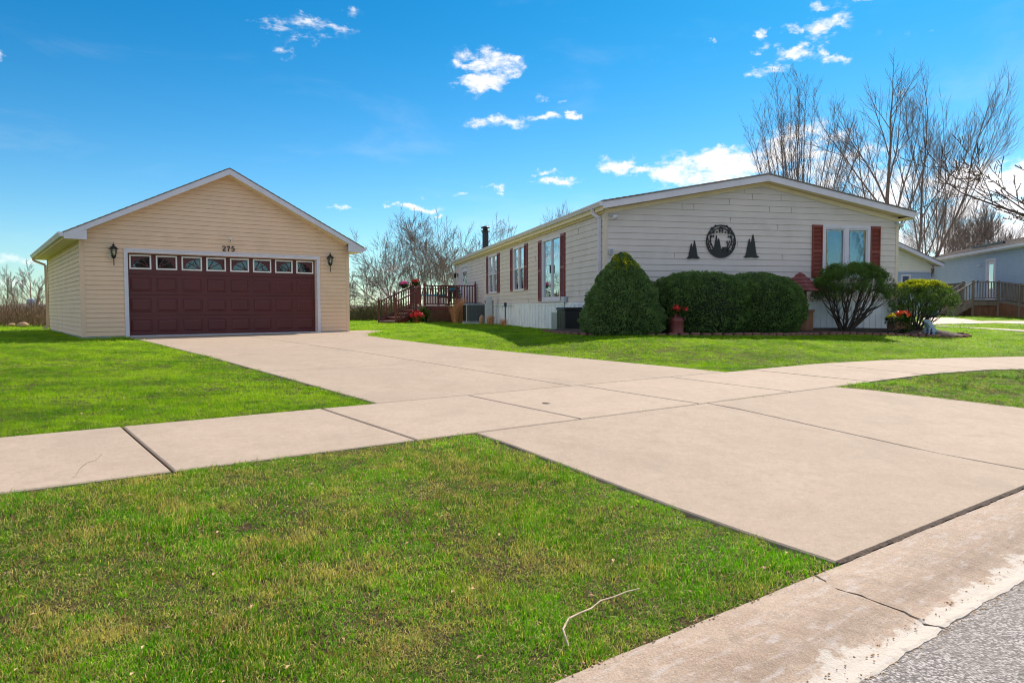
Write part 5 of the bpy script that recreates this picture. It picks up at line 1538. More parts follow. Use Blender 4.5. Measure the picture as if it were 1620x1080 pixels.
la.build('lattice', M['deck_maroon'], dk)
def railing(pts_lo, pts_hi, n, h0, parent, mat, posts=(), bal=.043, rail=(.08, .045)):
    """straight railing between two points at floor level; h0 rail height"""
    a, b = Vector(pts_lo), Vector(pts_hi); mb = MB(); up = Vector((0, 0, 1))
    mb.beam(a + up * h0, b + up * h0, rail[0], rail[1]); mb.beam(a + up * .09, b + up * .09, rail[1], rail[1])
    mb.build('rail', M[mat], parent); bl = MB()
    for i in range(1, n):
        p = a + (b - a) * i / n; bl.beam(p + up * .09, p + up * h0, bal, bal, up=(1, 0, 0))
    return bl
def newel(x, y, z0, z1, parent, mat='deck_maroon', w_=.09, ball=True):
    mb = MB().bbox(x - w_ / 2, x + w_ / 2, y - w_ / 2, y + w_ / 2, z0, z1, .008)
    if ball: mb.lathe([(.02, z1), (.026, z1 + .015), (.018, z1 + .025), (.040, z1 + .055), (.032, z1 + .085), (.001, z1 + .097)], x, y, 10)
    mb.build('post', M[mat], parent)
RH = .92
bal = []
b1 = railing((DU0 + .0, DW0 + .02, DZ), (DU1 - .1, DW0 + .02, DZ), 19, RH, dk, 'deck_maroon'); b1.build('balusters', M['deck_maroon'], dk, kind=None)
b1 = railing((DU0, DW0 + 1.9, DZ), (DU0, DW1, DZ), 22, RH, dk, 'deck_maroon'); b1.build('balusters', M['deck_maroon'], dk)
b1 = railing((DU0, DW1, DZ), (DU1, DW1, DZ), 18, RH, dk, 'deck_maroon'); b1.build('balusters', M['deck_maroon'], dk)
for (u, w_) in ((DU0, DW0 + .02), (DU1 - .08, DW0 + .02), (DU0, DW1), (DU0, DW0 + 1.9), (DU1 - .08, DW1)): newel(u, w_, -.05, DZ + RH + .10, dk)
# stairs to the lower left
sx0, sy0 = (-4.75, 16.35 - 1.05)   # lower near corner, house frame
# stair axis runs in the house frame: ascends towards +u and +w
asc = Vector((.80, .60, 0)); acr = Vector((.60, -.80, 0)); L0 = Vector((-4.55, 15.75, 0)); wid = 1.15; run = 1.9; nst = 5
top = L0 + asc * run
sp = MB()
for k in range(nst - 1):
    z1 = (DZ) * (k + 1) / nst; p = L0 + asc * (run * k / (nst - 1)); q_ = p + asc * (run / (nst - 1) + .03)
    vs = [p, p + acr * wid, q_ + acr * wid, q_]
    sp.prismz([(v.x, v.y) for v in vs], z1 - .035, z1)
sp.build('tread', M['deck_floor'], dk); sp = MB()
for k in range(nst - 1):
    z1 = (DZ) * (k + 1) / nst; p = L0 + asc * (run * k / (nst - 1) + .03); sp.beam(p + Vector((0, 0, z1 - .115)) , p + acr * wid + Vector((0, 0, z1 - .115)), .02, .155)
for off in (0, wid):
    a = L0 + acr * off; sp.beam(a + Vector((0, 0, .02)), a + asc * run + Vector((0, 0, DZ - .12)), .04, .24)
sp.build('stringer', M['deck_maroon'], dk)
for off in (0.02, wid - .02):
    a = L0 + acr * off; rn = run if off < .5 else run * .62
    lo, hi = a + Vector((0, 0, .12)), a + asc * rn + Vector((0, 0, .12 + (DZ - .12) * rn / run))
    railing(lo, hi, int(13 * rn / run), .86, dk, 'deck_maroon').build('balusters', M['deck_maroon'], dk)
    newel(a.x, a.y, -.05, 1.08, dk); m_ = a + asc * rn * .5
    newel(hi.x, hi.y, -.05, hi.z + .98, dk)
newel((L0 + asc * run * .48).x, (L0 + asc * run * .48).y, .2, 1.42, dk)
# landing joining stairs and deck
p0, p1 = top, top + acr * wid
ld = MB().prismz([(p0.x, p0.y), (p1.x, p1.y), (DU0 + .0, DW0 + .03), (DU0 - .0, DW0 + 1.9)], DZ - .034, DZ - .002); ld.build('landing', M['deck_floor'], dk)
railing((p0.x, p0.y, DZ), (DU0, DW0 + 1.9, DZ), 6, RH, dk, 'deck_maroon').build('balusters', M['deck_maroon'], dk)

# pots and hanging flowers
def pot(u, w_, z, lab, flowmat, seed, hang=False, size=.19, fr=(.27, .25, .16), group=None, n=60):
    x, y = hxy(u, w_); t = empty('flower_pot' if not hang else 'flower_basket', (x, y, z), 0, lab, 'flower pot' if not hang else 'flower basket', group)
    MB().lathe([(size * .62, 0), (size * .66, .01), (size * .95, size * 1.2), (size * 1.08, size * 1.22), (size * 1.08, size * 1.42), (size * .95, size * 1.42), (size * .9, size * 1.2)], n=18).build('pot', M['terracotta' if not hang else 'bush_stem'], t)
    flowers(MB(), (0, 0, size * 1.5), fr, n, seed, .055).build('flowers', M[flowmat], t)
    greens(t, (0, 0, size * 1.35), (fr[0] * .9, fr[1] * .9, fr[2] * .75), 500, .07, seed)
    return t
x, y = hxy(-2.95, 15.1); pot(-2.95, 15.1, gz(x, y), 'terracotta pot of red flowers on the grass by the deck stairs', 'red_petal', 5, fr=(.33, .28, .26), n=110)
ax = L0 + asc * run
pot(-3.35, 16.75, DZ + .80, 'basket of magenta pink flowers hanging on the stair rail', 'pink_petal', 6, True, .12, (.24, .2, .16), 'flower baskets on the deck rail', 60)
pot(-2.75, 17.3, DZ + .93, 'basket of coral red flowers higher up on the deck rail', 'red_petal', 7, True, .12, (.20, .18, .15), 'flower baskets on the deck rail', 44)
greens_t = empty('potted_evergreen', hxy(-2.55, 15.75) + (0.04,), 0, 'small dark potted evergreen behind the red flower pot', 'potted plant')
MB().lathe([(.12, 0), (.15, .22), (.16, .24), (.13, .24)], n=12).build('pot', M['black_plastic'], greens_t); greens(greens_t, (0, 0, .42), (.26, .22, .24), 1200, .06, 12, 'foliage', 'yew')
# patio furniture on the deck
t = empty('patio_table', hxy(-.85, 18.3) + (DZ,), HA, 'round dark patio table with a blue cloth on the deck', 'table')
MB().lathe([(.45, .69), (.46, .71), (.45, .73), (.001, .73)], n=22).build('tabletop', M['black_metal'], t)
for k in range(4):
    a = k * 1.571 + .5; MB().tube([(.16 * math.cos(a), .16 * math.sin(a), .69), (.12 * math.cos(a), .12 * math.sin(a), .35), (.34 * math.cos(a), .34 * math.sin(a), 0)], .016, 6).build('leg', M['black_metal'], t)
t = empty('blue_planter', hxy(-.85, 18.3) + (DZ + .731,), HA, 'turquoise bowl standing on the patio table', 'bowl')
MB().lathe([(.12, 0), (.22, .07), (.24, .13), (.22, .13), (.10, .03)], n=16).build('bowl', M['turquoise'], t); greens(t, (0, 0, .15), (.16, .16, .07), 160, .06, 15)
def patio_chair(u, w_, rz, lab):
    t = empty('patio_chair', hxy(u, w_) + (DZ,), HA + rz, lab, 'chair', 'patio chairs on the deck')
    MB().bbox(-.27, .27, -.25, .25, .38, .46, .02).build('seat', M['bush_stem'], t)
    b = MB()
    for k in range(9): b.box(-.25 + k * .058, -.215 + k * .058, .225, .25, .46, .95)
    b.box(-.27, .27, .22, .255, .90, .97); b.build('backrest', M['bush_stem'], t)
    for sx in (-1, 1):
        MB().box(sx * .27 - .02, sx * .27 + .02, -.22, .24, .60, .635).box(sx * .27 - .018, sx * .27 + .018, -.2, -.165, .46, .60).build('armrest', M['bush_stem'], t)
        for sy in (-1, 1): MB().box(sx * .24 - .02, sx * .24 + .02, sy * .21 - .02, sy * .21 + .02, 0, .38).build('leg', M['bush_stem'], t)
patio_chair(-1.45, 17.2, math.pi, 'dark slatted patio chair with its back to the front rail')
patio_chair(-.55, 19.4, 0, 'dark slatted patio chair by the side door')
t = empty('storage_chest', hxy(-1.5, 20.3) + (DZ,), HA, 'long chest with a turquoise lid at the back of the deck', 'chest')
MB().bbox(-.55, .55, -.25, .25, 0, .52, .02).build('body', M['cream_siding'], t); MB().bbox(-.57, .57, -.27, .27, .522, .60, .02).build('lid', M['turquoise'], t)
t = empty('porch_lamp', hxy(-.02, 21.6) + (2.45,), HA - math.pi / 2, 'black porch lamp on the siding by the side door', 'lamp')
MB().bbox(-.05, .05, -.03, .0, -.10, .10, .01).tube([(0, -.03, .05), (0, -.10, .12), (0, -.14, .10)], .012, 6).build('bracket', M['black_metal'], t)
MB().lathe([(.03, -.16), (.06, -.12), (.065, .0), (.09, .02), (.03, .09), (.001, .12)], 0, -.15, 10).build('lamp_body', M['black_metal'], t)

# ------------------------------------------------------------------ neighbours
ch_ = empty('cream_house', (14.2, 36.1, .12), .24, 'white and cream gabled house with a scalloped band behind the grey tan home', 'house')
NW, NR, NE = 8.0, 4.35, 2.72
cl_ = lambda z: 0 if z < 2.75 else max(0, 4 - (NR - .1 - z) / .36)
cr_ = lambda z: NW if z < 2.75 else min(NW, 4 + (NR - .1 - z) / .36)
mb = MB(); siding(mb, cl_, cr_, 2.42, NR - .12, .16, (), .012, brk=(2.75,)); mb.build('gable', M['cream_siding'], ch_)
mb = MB(); siding(mb, lambda z: 0, lambda z: NW, .5, 2.42, .15, [(6.15, 6.75, 1.75, 2.25)], .012); mb.build('front_wall', M['blue_siding'], ch_)
mb = MB()
for k in range(40): mb.prism([(k * .2, 2.46), (k * .2, 2.40), (k * .2 + .05, 2.36), (k * .2 + .10, 2.345), (k * .2 + .15, 2.36), (k * .2 + .199, 2.40), (k * .2 + .199, 2.46)], -.04, -.016)
mb.build('scalloped_band', M['white_trim'], ch_)
mb = MB().box(NW - .002, NW + .02, 0, 12, .5, 2.7).box(0, NW, .02, 12, .0, .499).box(-.02, .002, .02, 12, .5, 2.7).box(-.02, NW + .02, -.03, .019, -.3, .499); mb.build('skirting', M['white_skirt'], ch_)
roof_planes(-.5, NW + .5, 4, 2.80, NR + .1, -.4, 12.3, .05).build('roof', M['shingle'], ch_)
mb = MB()
for ue, sg in ((-.48, 1), (NW + .48, -1)):
    poly = [(ue, 2.62), (4, NR - .09), (4, NR + .095), (ue, 2.80)]
    mb.prism(poly if sg > 0 else list(reversed(poly)), -.39, -.36)
mb.box(-.48, 0, -.36, 12, 2.63, 2.65).box(NW, NW + .48, -.36, 12, 2.63, 2.65); mb.build('rake_board', M['white_trim'], ch_)
mb = MB(); mb.add([(-.4, -.355, 2.66), (4, -.355, NR - .06), (4, 0, NR - .06), (-.4, 0, 2.66)], [(0, 1, 2, 3)]); mb.add([(NW + .4, -.355, 2.66), (4, -.355, NR - .06), (4, 0, NR - .06), (NW + .4, 0, 2.66)], [(3, 2, 1, 0)]); mb.build('soffit', M['cream_soffit'], ch_)
t = window(ch_, 6.2, 6.7, 1.8, 2.2, 'pane')
bh = empty('blue_house', (26.1, 47.0, .22), R(-101.3), 'long grey blue sided home with a white door behind a wooden ramp porch', 'house')
BL = 25.5; DR = (10.55, 11.5, .82, 2.80)
mb = MB(); siding(mb, lambda z: 0, lambda z: BL, .75, 3.28, .13, [DR], .012); mb.build('side_wall', M['blue_siding'], bh)
mb = MB().box(0, BL, -.01, .04, -.3, .75).box(-.01, .01, 0, 8, -.3, 3.28).box(BL, BL + .02, 0, 8, -.3, 3.28); mb.build('skirting', M['blue_siding'], bh)
rf = roof_planes(-.3, 8.3, 4, 3.30, 4.35, -.3, BL + .3, .06); rf.v = [(w_, u, z) for u, w_, z in rf.v]; rf.f = [tuple(reversed(f)) for f in rf.f]; rf.build('roof', M['shingle'], bh)
MB().box(-.3, BL + .3, -.33, -.30, 3.16, 3.32).box(-.3, BL + .3, -.295, 0, 3.165, 3.18).build('eave_board', M['white_trim'], bh)
MB().box(-.3, BL + .3, -.43, -.331, 3.20, 3.31).build('gutter', M['white_trim'], bh)
t = window(bh, *DR, 'door', 'entry_door')
MB().box(DR[0] + .036, DR[1] - .036, .03, .06, DR[2] + .03, DR[3] - .03).build('leaf', M['white_trim'], t); MB().box(DR[0] + .25, DR[1] - .25, .015, .02, DR[2] + .55, DR[3] - .22).build('pane', M['glass'], t)
MB().tube([(DR[0] + .12, .02, 1.75), (DR[0] + .12, -.05, 1.75)], .025, 6).build('handle', M['black_metal'], t)
MB().lathe([(.05, -.03), (.06, .0), (.03, .06), (.001, .08)], 9.6, -.08, 8).v
mb = MB().tube([(9.85, -.013, 2.58), (9.85, -.10, 2.58)], .04, 8).tube([(9.72, -.10, 2.56), (9.98, -.10, 2.60)], .035, 8); mb.build('flood_light', M['white_trim'], bh)
MB().bbox(9.55, 9.65, -.05, -.013, 1.76, 1.84, .008).build('outlet', M['black_metal'], bh)
mb = MB()
for (x_, y_, w_, h) in ((12.0, 1.3, .16, .35), (13.9, 1.5, .30, .55), (7.9, 1.0, .05, .40)):
    z = 3.36 + 1.05 * (y_ + .3) / 4.3; mb.bbox(x_ - w_, x_ + w_, y_ - w_ * .8, y_ + w_ * .8, z - .1, z + h, .02)
mb.build('roof_vent', M['grey_metal'], bh)
mb = MB(); mb.beam((6.5, .9, 3.74), (10.2, .9, 3.74), .12, .10); mb.beam((11.8, 3.2, 4.3), (15.5, 3.2, 4.3), .3, .12); mb.build('ridge_pipe', M['black_metal'], bh)
mb = MB().box(17.0, 18.2, -.03, -.013, 1.3, 2.4); mb.build('window', M['white_trim'], bh)

pr = empty('ramp_porch', (26.1, 47.0, .22), R(-101.3), 'weathered grey brown wooden porch with stairs and a ramp before the blue house', 'porch')
PX0, PX1, PO, PZ = 9.4, 13.0, 1.5, .80
mb = MB(); k = PX0
while k < PX1: mb.box(k, k + .135, -PO, -.03, PZ - .035, PZ); k += .142
mb.build('floor_boards', M['grey_wood'], pr)
mb = MB().box(PX0, PX1, -PO - .04, -PO - .001, PZ - .26, PZ - .036).box(PX1 + .001, PX1 + .04, -PO, -.03, PZ - .26, PZ - .036); mb.build('frame', M['grey_wood'], pr)
mb = MB()
for k in range(14): mb.box(PX1 - .02, PX1, -PO + .02 + k * .104, -PO + .115 + k * .104, -.15, PZ - .262)
for k in range(22): mb.box(PX0 + k * .16, PX0 + .15 + k * .16, -PO + .0, -PO + .02, -.15, PZ - .262)
mb.build('skirt_boards', M['brown_wood'], pr)
railing((PX1 + .02, -PO, PZ), (PX1 + .02, -.42, PZ), 9, .84, pr, 'grey_wood', rail=(.14, .04), bal=.035).build('balusters', M['grey_wood'], pr)
railing((PX0, -PO, PZ), (PX1 - 1.15, -PO, PZ), 16, .84, pr, 'grey_wood', rail=(.14, .04), bal=.035).build('balusters', M['grey_wood'], pr)
# ramp towards the street
ra_, rb_ = (PX1 + .04, -.42, PZ), (PX1 + 8.5, -.42, .02)
railing(ra_, rb_, 62, .84, pr, 'grey_wood', rail=(.14, .04), bal=.035).build('balusters', M['grey_wood'], pr)
for k in range(5):
    f = k / 4 * .98; newel(ra_[0] + (rb_[0] - ra_[0]) * f, -.47, -.2, PZ + (rb_[2] - ra_[2]) * f + .90, pr, 'grey_wood', .09, False)
mb = MB(); mb.prism([(PX1 + .04, -.1), (PX1 + 8.5, -.1), (PX1 + 8.5, .0), (PX1 + .04, PZ - .14)], -.46, -.44)
mb.build('ramp_skirt', M['brown_wood'], pr)
MB().prism([(PX1 + .04, PZ - .14), (PX1 + 8.5, .0), (PX1 + 8.5, .02), (PX1 + .04, PZ)], -.44, -.03).build('ramp_boards', M['grey_wood'], pr)
for (x_, y_) in ((PX1, -PO), (PX1 - 1.15, -PO), (PX0, -PO)): newel(x_, y_ - .05, -.2, PZ + .92, pr, 'grey_wood', .10, False)
mb = MB(); ns_ = 4
for k in range(ns_): mb.box(PX1 - 1.12, PX1 - .03, -PO - .06 - .26 * (k + 1), -PO - .06 - .26 * k + .02, PZ * (1 - (k + 1) / 5) - .035, PZ * (1 - (k + 1) / 5))
mb.build('tread', M['grey_wood'], pr); mb = MB()
for x_ in (PX1 - 1.15, PX1 - .0): mb.beam((x_, -PO - .05, PZ - .16), (x_, -PO - 1.15, -.02), .04, .26)
mb.build('stringer', M['grey_wood'], pr)
for x_ in (PX1 - 1.15, PX1):
    railing((x_, -PO - .06, PZ), (x_, -PO - 1.05, .14), 7, .84, pr, 'grey_wood', rail=(.14, .04), bal=.035).build('balusters', M['grey_wood'], pr); newel(x_, -PO - 1.05, -.2, 1.02, pr, 'grey_wood', .10, False)
t = empty('storage_tote', (19.3, 33.4, .18), .2, 'dark blue lidded tote at the foot of the neighbour stairs', 'tote')
MB().bbox(-.28, .28, -.2, .2, 0, .38, .02).build('body', M['navy_plastic'], t); MB().bbox(-.30, .30, -.22, .22, .381, .43, .015).build('lid', M['navy_plastic'], t)

# ------------------------------------------------------------------ bare trees
def grow(seed, h, spread, trunks=1, first=.12, up=.55, ratio=.68, kids=(2, 3), levels=5, wig=.10, r0=None, lean=(0, 0), twig=1.0, stem_ang=.35, minr=.0055):
    """returns (thick, thin) MBs"""
    q = random.Random(seed); thick, thin = MB(), MB(); r0 = r0 or h * .0092
    def branch(p, d, L, r_, lv):
        n = 6 if lv < 2 else (4 if lv < 3 else 3); pts = [p]; dd = d.copy(); seg = L / n
        for i in range(n):
            dd = (dd + Vector((q.gauss(0, wig), q.gauss(0, wig), q.gauss(0, wig * .6) + up * .16))).normalized(); pts.append(pts[-1] + dd * seg)
        r1 = max(r_ * .48, minr * .5); rad = [r_ + (r1 - r_) * i / n for i in range(n + 1)]
        if lv >= levels - 1: rad[-1] *= .5
        (thick if lv <= 1 else thin).tube(pts, rad, 7 if lv == 0 else (5 if lv <= 2 else 3), cap=False)
        if lv >= levels: return
        k = q.randint(*kids) + (2 if lv in (0, 1) else 0) + (2 if lv >= 3 else (1 if lv == 2 else 0))
        for j in range(k):
            t = first + (1 - first) * (j + q.random()) / k if lv == 0 else .25 + .75 * (j + q.random()) / k
            t = min(t, .999); i = int(t * n); f = t * n - i; b = pts[i].lerp(pts[min(i + 1, n)], f)
            a = q.uniform(.3, .62) * spread * (1.15 if lv else 1); ax = dd.orthogonal().normalized(); ax.rotate(Matrix.Rotation(q.uniform(0, 6.283), 3, dd))
            nd = (pts[min(i + 1, n)] - pts[i]).normalized(); nd.rotate(Matrix.Rotation(a, 3, ax)); nd = (nd + Vector((0, 0, up * .35))).normalized()
            branch(b, nd, L * ratio * (1.12 - .45 * t) * q.uniform(.8, 1.15), max(rad[i] * .50, minr), lv + 1)
        nd = dd; branch(pts[-1], nd, L * ratio * .8, max(r1, minr), lv + 1)
    for k in range(trunks):
        a = 2 * math.pi * (k + q.uniform(-.3, .3)) / max(1, trunks); s_ = stem_ang * q.uniform(.35, 1.1) if trunks > 1 else 0
        d = Vector((math.cos(a) * s_ + lean[0], math.sin(a) * s_ + lean[1], 1)).normalized()
        branch(Vector((math.cos(a) * .12 * (trunks > 1), math.sin(a) * .12 * (trunks > 1), -.2)), d, h * .42 * q.uniform(.85, 1.1), r0 * (1 if trunks == 1 else .7), 0)
    return thick, thin
def vase(seed, h, rx, stems, minr=.006):
    """many slender stems fanning from one foot up to a domed top, each with short ascending twigs"""
    q = random.Random(seed); thick, thin = MB(), MB()
    for k in range(stems):
        a = q.uniform(0, 6.283); e = math.sqrt((k + .5) / stems); tx, ty = rx * e * math.cos(a), rx * e * math.sin(a); tz = h * (.985 - .34 * e ** 2.4) * q.uniform(.93, 1.02)
        pts = []; n = 14
        for i in range(n + 1):
            f = i / n; o = f ** (1.25) ; pts.append(Vector((tx * (.12 + .88 * o) * min(1, f * 6 + .15) + q.gauss(0, .045) * f, ty * (.12 + .88 * o) * min(1, f * 6 + .15) + q.gauss(0, .045) * f, tz * f - .2)))
        r0 = h * q.uniform(.0034, .0052); rad = [max(minr, r0 * (1 - .93 * i / n)) for i in range(n + 1)]; thick.tube(pts, rad, 5, cap=False)
        for i in range(4, n):
            for _ in range(3 if i < 8 else 5):
                f = q.random(); p = pts[i].lerp(pts[i + 1], f); an = q.uniform(0, 6.283); L = h * q.uniform(.05, .12) * (1.15 - i / n * .6)
                d = (Vector((math.cos(an) * .55 + tx / h * .8, math.sin(an) * .55 + ty / h * .8, 1))).normalized(); p1 = p + d * L * .5; p2 = p1 + (d + Vector((q.gauss(0, .12), q.gauss(0, .12), .25))).normalized() * L * .5
                thin.tube([p, p1, p2], [minr * 1.2, minr, minr * .5], 3, cap=False)
                for g_ in range(4):
                    b = p.lerp(p1, q.random()) if g_ < 1 else p1.lerp(p2, q.random()); a2 = q.uniform(0, 6.283); dd = (d + Vector((math.cos(a2) * .5, math.sin(a2) * .5, .2))).normalized(); l2 = L * q.uniform(.2, .42)
                    thin.tube([b, b + dd * l2], [minr * .8, minr * .45], 3, cap=False)
    return thick, thin
def tree(name, px, depth, topy, lab, seed, group=None, bark='bark', z=None, **kw):
    d = pix_dir(px, 500); x, y = d[0] / d[1] * depth, depth; z = gz(x, y) if z is None else z
    dt = pix_dir(px, topy); h = CAMZ + dt[2] / dt[1] * depth - z
    thick, thin = vase(seed, h, **kw) if 'stems' in kw else grow(seed, h, kw.pop('spread', 1), **kw)
    zz = sorted(v[2] for v in thin.v); top = zz[int(len(zz) * .985)]; k = h / top
    for m_ in (thick, thin): m_.v = [(a * k, b * k, c * k) for a, b, c in m_.v]
    t = empty(name, (x, y, z), rnd.uniform(-.2, .2), lab, 'tree', group)
    thick.build('trunk', M[bark], t); thin.build('crown', M['twigs'], t)
    return t
TG = 'tall bare trees behind the grey tan home'
tree('bare_tree', 1262, 46, 133, 'broad vase shaped bare tree with many upright stems above the home roof ridge', 101, TG, rx=3.7, stems=44)
tree('bare_tree', 1398, 42, 106, 'tallest bare tree rising above the right half of the home roof', 102, TG, trunks=1, stem_ang=.10, first=.30, spread=1.05, up=.30, levels=4, ratio=.62, kids=(3, 4), wig=.07, minr=.0055)
tree('bare_tree', 1442, 44, 126, 'leaning double stemmed bare tree right of the home roof corner', 113, TG, trunks=2, stem_ang=.2, first=.25, spread=.95, up=.42, levels=4, ratio=.68, kids=(2, 4), wig=.07, lean=(.03, 0), minr=.0055)
tree('bare_tree', 1488, 56, 285, 'shorter bare tree above the cream gable tip', 104, TG, trunks=3, stem_ang=.35, first=.2, spread=1.1, up=.35, levels=4, ratio=.7, kids=(2, 4), wig=.1, minr=.0055)
tree('bare_tree', 1555, 75, 330, 'faint small bare tree behind the blue house roof', 105, TG, trunks=3, stem_ang=.35, spread=1.1, levels=4, ratio=.7, kids=(3, 4), wig=.1, minr=.014)
tree('bare_tree', 1345, 60, 215, 'slim bare tree between the vase shaped tree and the tallest one', 106, TG, rx=2.2, stems=9); _ = dict(trunks=2, spread=.95, up=.4, levels=4, ratio=.66, kids=(3, 4), minr=.0055)
tree('bare_tree', 878, 62, 332, 'bare tree whose top twigs just clear the home roof near the eave', 107, None, trunks=2, spread=1.0, up=.35, levels=4, ratio=.68, kids=(3, 4), minr=.0055)
DG = 'bare trees behind the deck'
for (px, dp, ty, lab, sd_, kw) in (
    (655, 42, 352, 'bare multi stemmed tree with a limb leaning left behind the deck stairs', 201, dict(trunks=5, stem_ang=.75, lean=(-.20, 0), spread=1.2)),
    (700, 44, 345, 'bare tree with dense upright twigs behind the middle of the deck', 202, dict(trunks=4, stem_ang=.5, spread=1.2)),
    (738, 48, 360, 'bare pinkish twigged tree behind the deck beside the chimney pipe', 203, dict(trunks=3, stem_ang=.4, spread=1.15)),
    (622, 52, 385, 'thin bare tree between the garage and the deck stairs', 204, dict(trunks=3, stem_ang=.3, spread=.9)),
    (566, 46, 415, 'small bare tree just right of the garage wall', 205, dict(trunks=3, stem_ang=.3, spread=1.0))):
    tree('bare_tree', px, dp, ty, lab, sd_, DG, 'bark_pale', z=0, levels=4, ratio=.66, kids=(2, 3), wig=.10, up=.12, minr=.0055, **kw)
LG = 'bare saplings in the field behind the garage'
for (px, dp, ty, lab, sd_) in ((10, 44, 424, 'leftmost bare sapling at the field edge', 301), (29, 38, 436, 'thin bare sapling second from the frame edge beside the field', 302), (45, 36, 416, 'bare sapling in front of the distant blue tower', 303), (54, 46, 428, 'tallest bare sapling nearest the garage wall', 304), (-30, 40, 420, 'bare sapling at the far left beyond the lawn', 305)):
    tree('bare_sapling', px, dp, ty, lab, sd_, LG, 'bark_pale', z=0, trunks=1, stem_ang=.15, first=.2, spread=1.2, levels=3, ratio=.5, kids=(4, 5), wig=.09, up=.2, minr=.0055)
# near tree at the right edge of the frame, with buds
def near_tree():
    x, y = 10.6, 12.3; z = gz(x, y); t = empty('budding_tree', (x, y, z), 0, 'young budding tree whose branches reach in from the right frame edge', 'tree')
    q = random.Random(55); tk, tn, bd = MB(), MB(), []
    tk.tube([(0, 0, -.2), (.02, 0, .8), (-.02, .03, 1.7), (.0, 0, 2.6), (.16, .02, 3.4), (.35, -.05, 4.2), (.6, 0, 5.0)], [.11, .095, .085, .07, .05, .035, .015], 10)
    def side(p, d, L, r_, lv):
        n = 6; pts = [Vector(p)]; dd = Vector(d).normalized()
        for i in range(n):
            dd = (dd + Vector((q.gauss(0, .10), q.gauss(0, .10), q.gauss(0, .07) + .045))).normalized(); pts.append(pts[-1] + dd * L / n)
        rad = [max(.0035, r_ * (1 - .72 * i / n)) for i in range(n + 1)]
        (tk if lv == 0 else tn).tube(pts, rad, 6 if lv < 2 else 4, cap=False)
        if lv >= 2:
            for i in range(1, n + 1):
                if q.random() < .7: bd.append((pts[i], r_))
        if lv == 3: return
        k = (5, 4, 3)[lv]
        for j in range(k):
            f = .28 + .7 * (j + q.random() * .7) / k; i = min(n - 1, int(f * n)); b = pts[i].lerp(pts[i + 1], f * n - i)
            nd = (pts[i + 1] - pts[i]).normalized(); ax = Vector((q.gauss(0, .6), q.gauss(0, .6), 1)).normalized(); nd.rotate(Matrix.Rotation(q.choice((-1, 1)) * q.uniform(.45, .95), 3, nd.orthogonal() if q.random() < .5 else ax))
            side(b, nd, L * q.uniform(.32, .5), rad[i] * .6, lv + 1)
        side(pts[-1], dd, L * .35, rad[-1], lv + 1)
    side((0, 0, 1.75), (-1, -.10, .30), 2.9, .040, 0)
    side((0, 0, 2.1), (-.9, .5, .25), 2.1, .032, 0)
    for a in (-1.0, -.35, .3, .9): side((0, 0, 2.4 + (a + 1) * .8), (math.cos(a), math.sin(a), .7), 1.9, .04, 0)
    tk.build('trunk', M['bark_dark'], t); tn.build('crown', M['bark_dark'], t)
    b = MB()
    for p, r_ in bd: b.blob(tuple(p + Vector((0, 0, .008))), (.009, .009, .014), 5, 4)
    me_o = b.build('buds', M['bud'], t)
near_tree()
# two bare street trees behind the viewer, seen in the window glass
for k, (x, y, sd_, lab) in enumerate(((17, -5, 401, 'bare street tree mirrored in the garage windows'), (35, -4, 402, 'bare street tree mirrored in the front window'), (28, -15, 403, 'bare street tree farthest across the road'), (42, -12, 404, 'second bare street tree mirrored in the front window'))):
    th_, tn_ = grow(sd_, 9, .95, trunks=2, stem_ang=.2, levels=4, ratio=.68, kids=(3, 4), minr=.012)
    t = empty('street_tree', (x, y, -.5), 0, lab, 'tree', 'trees across the road'); th_.build('trunk', M['bark'], t); tn_.build('crown', M['twigs'], t)

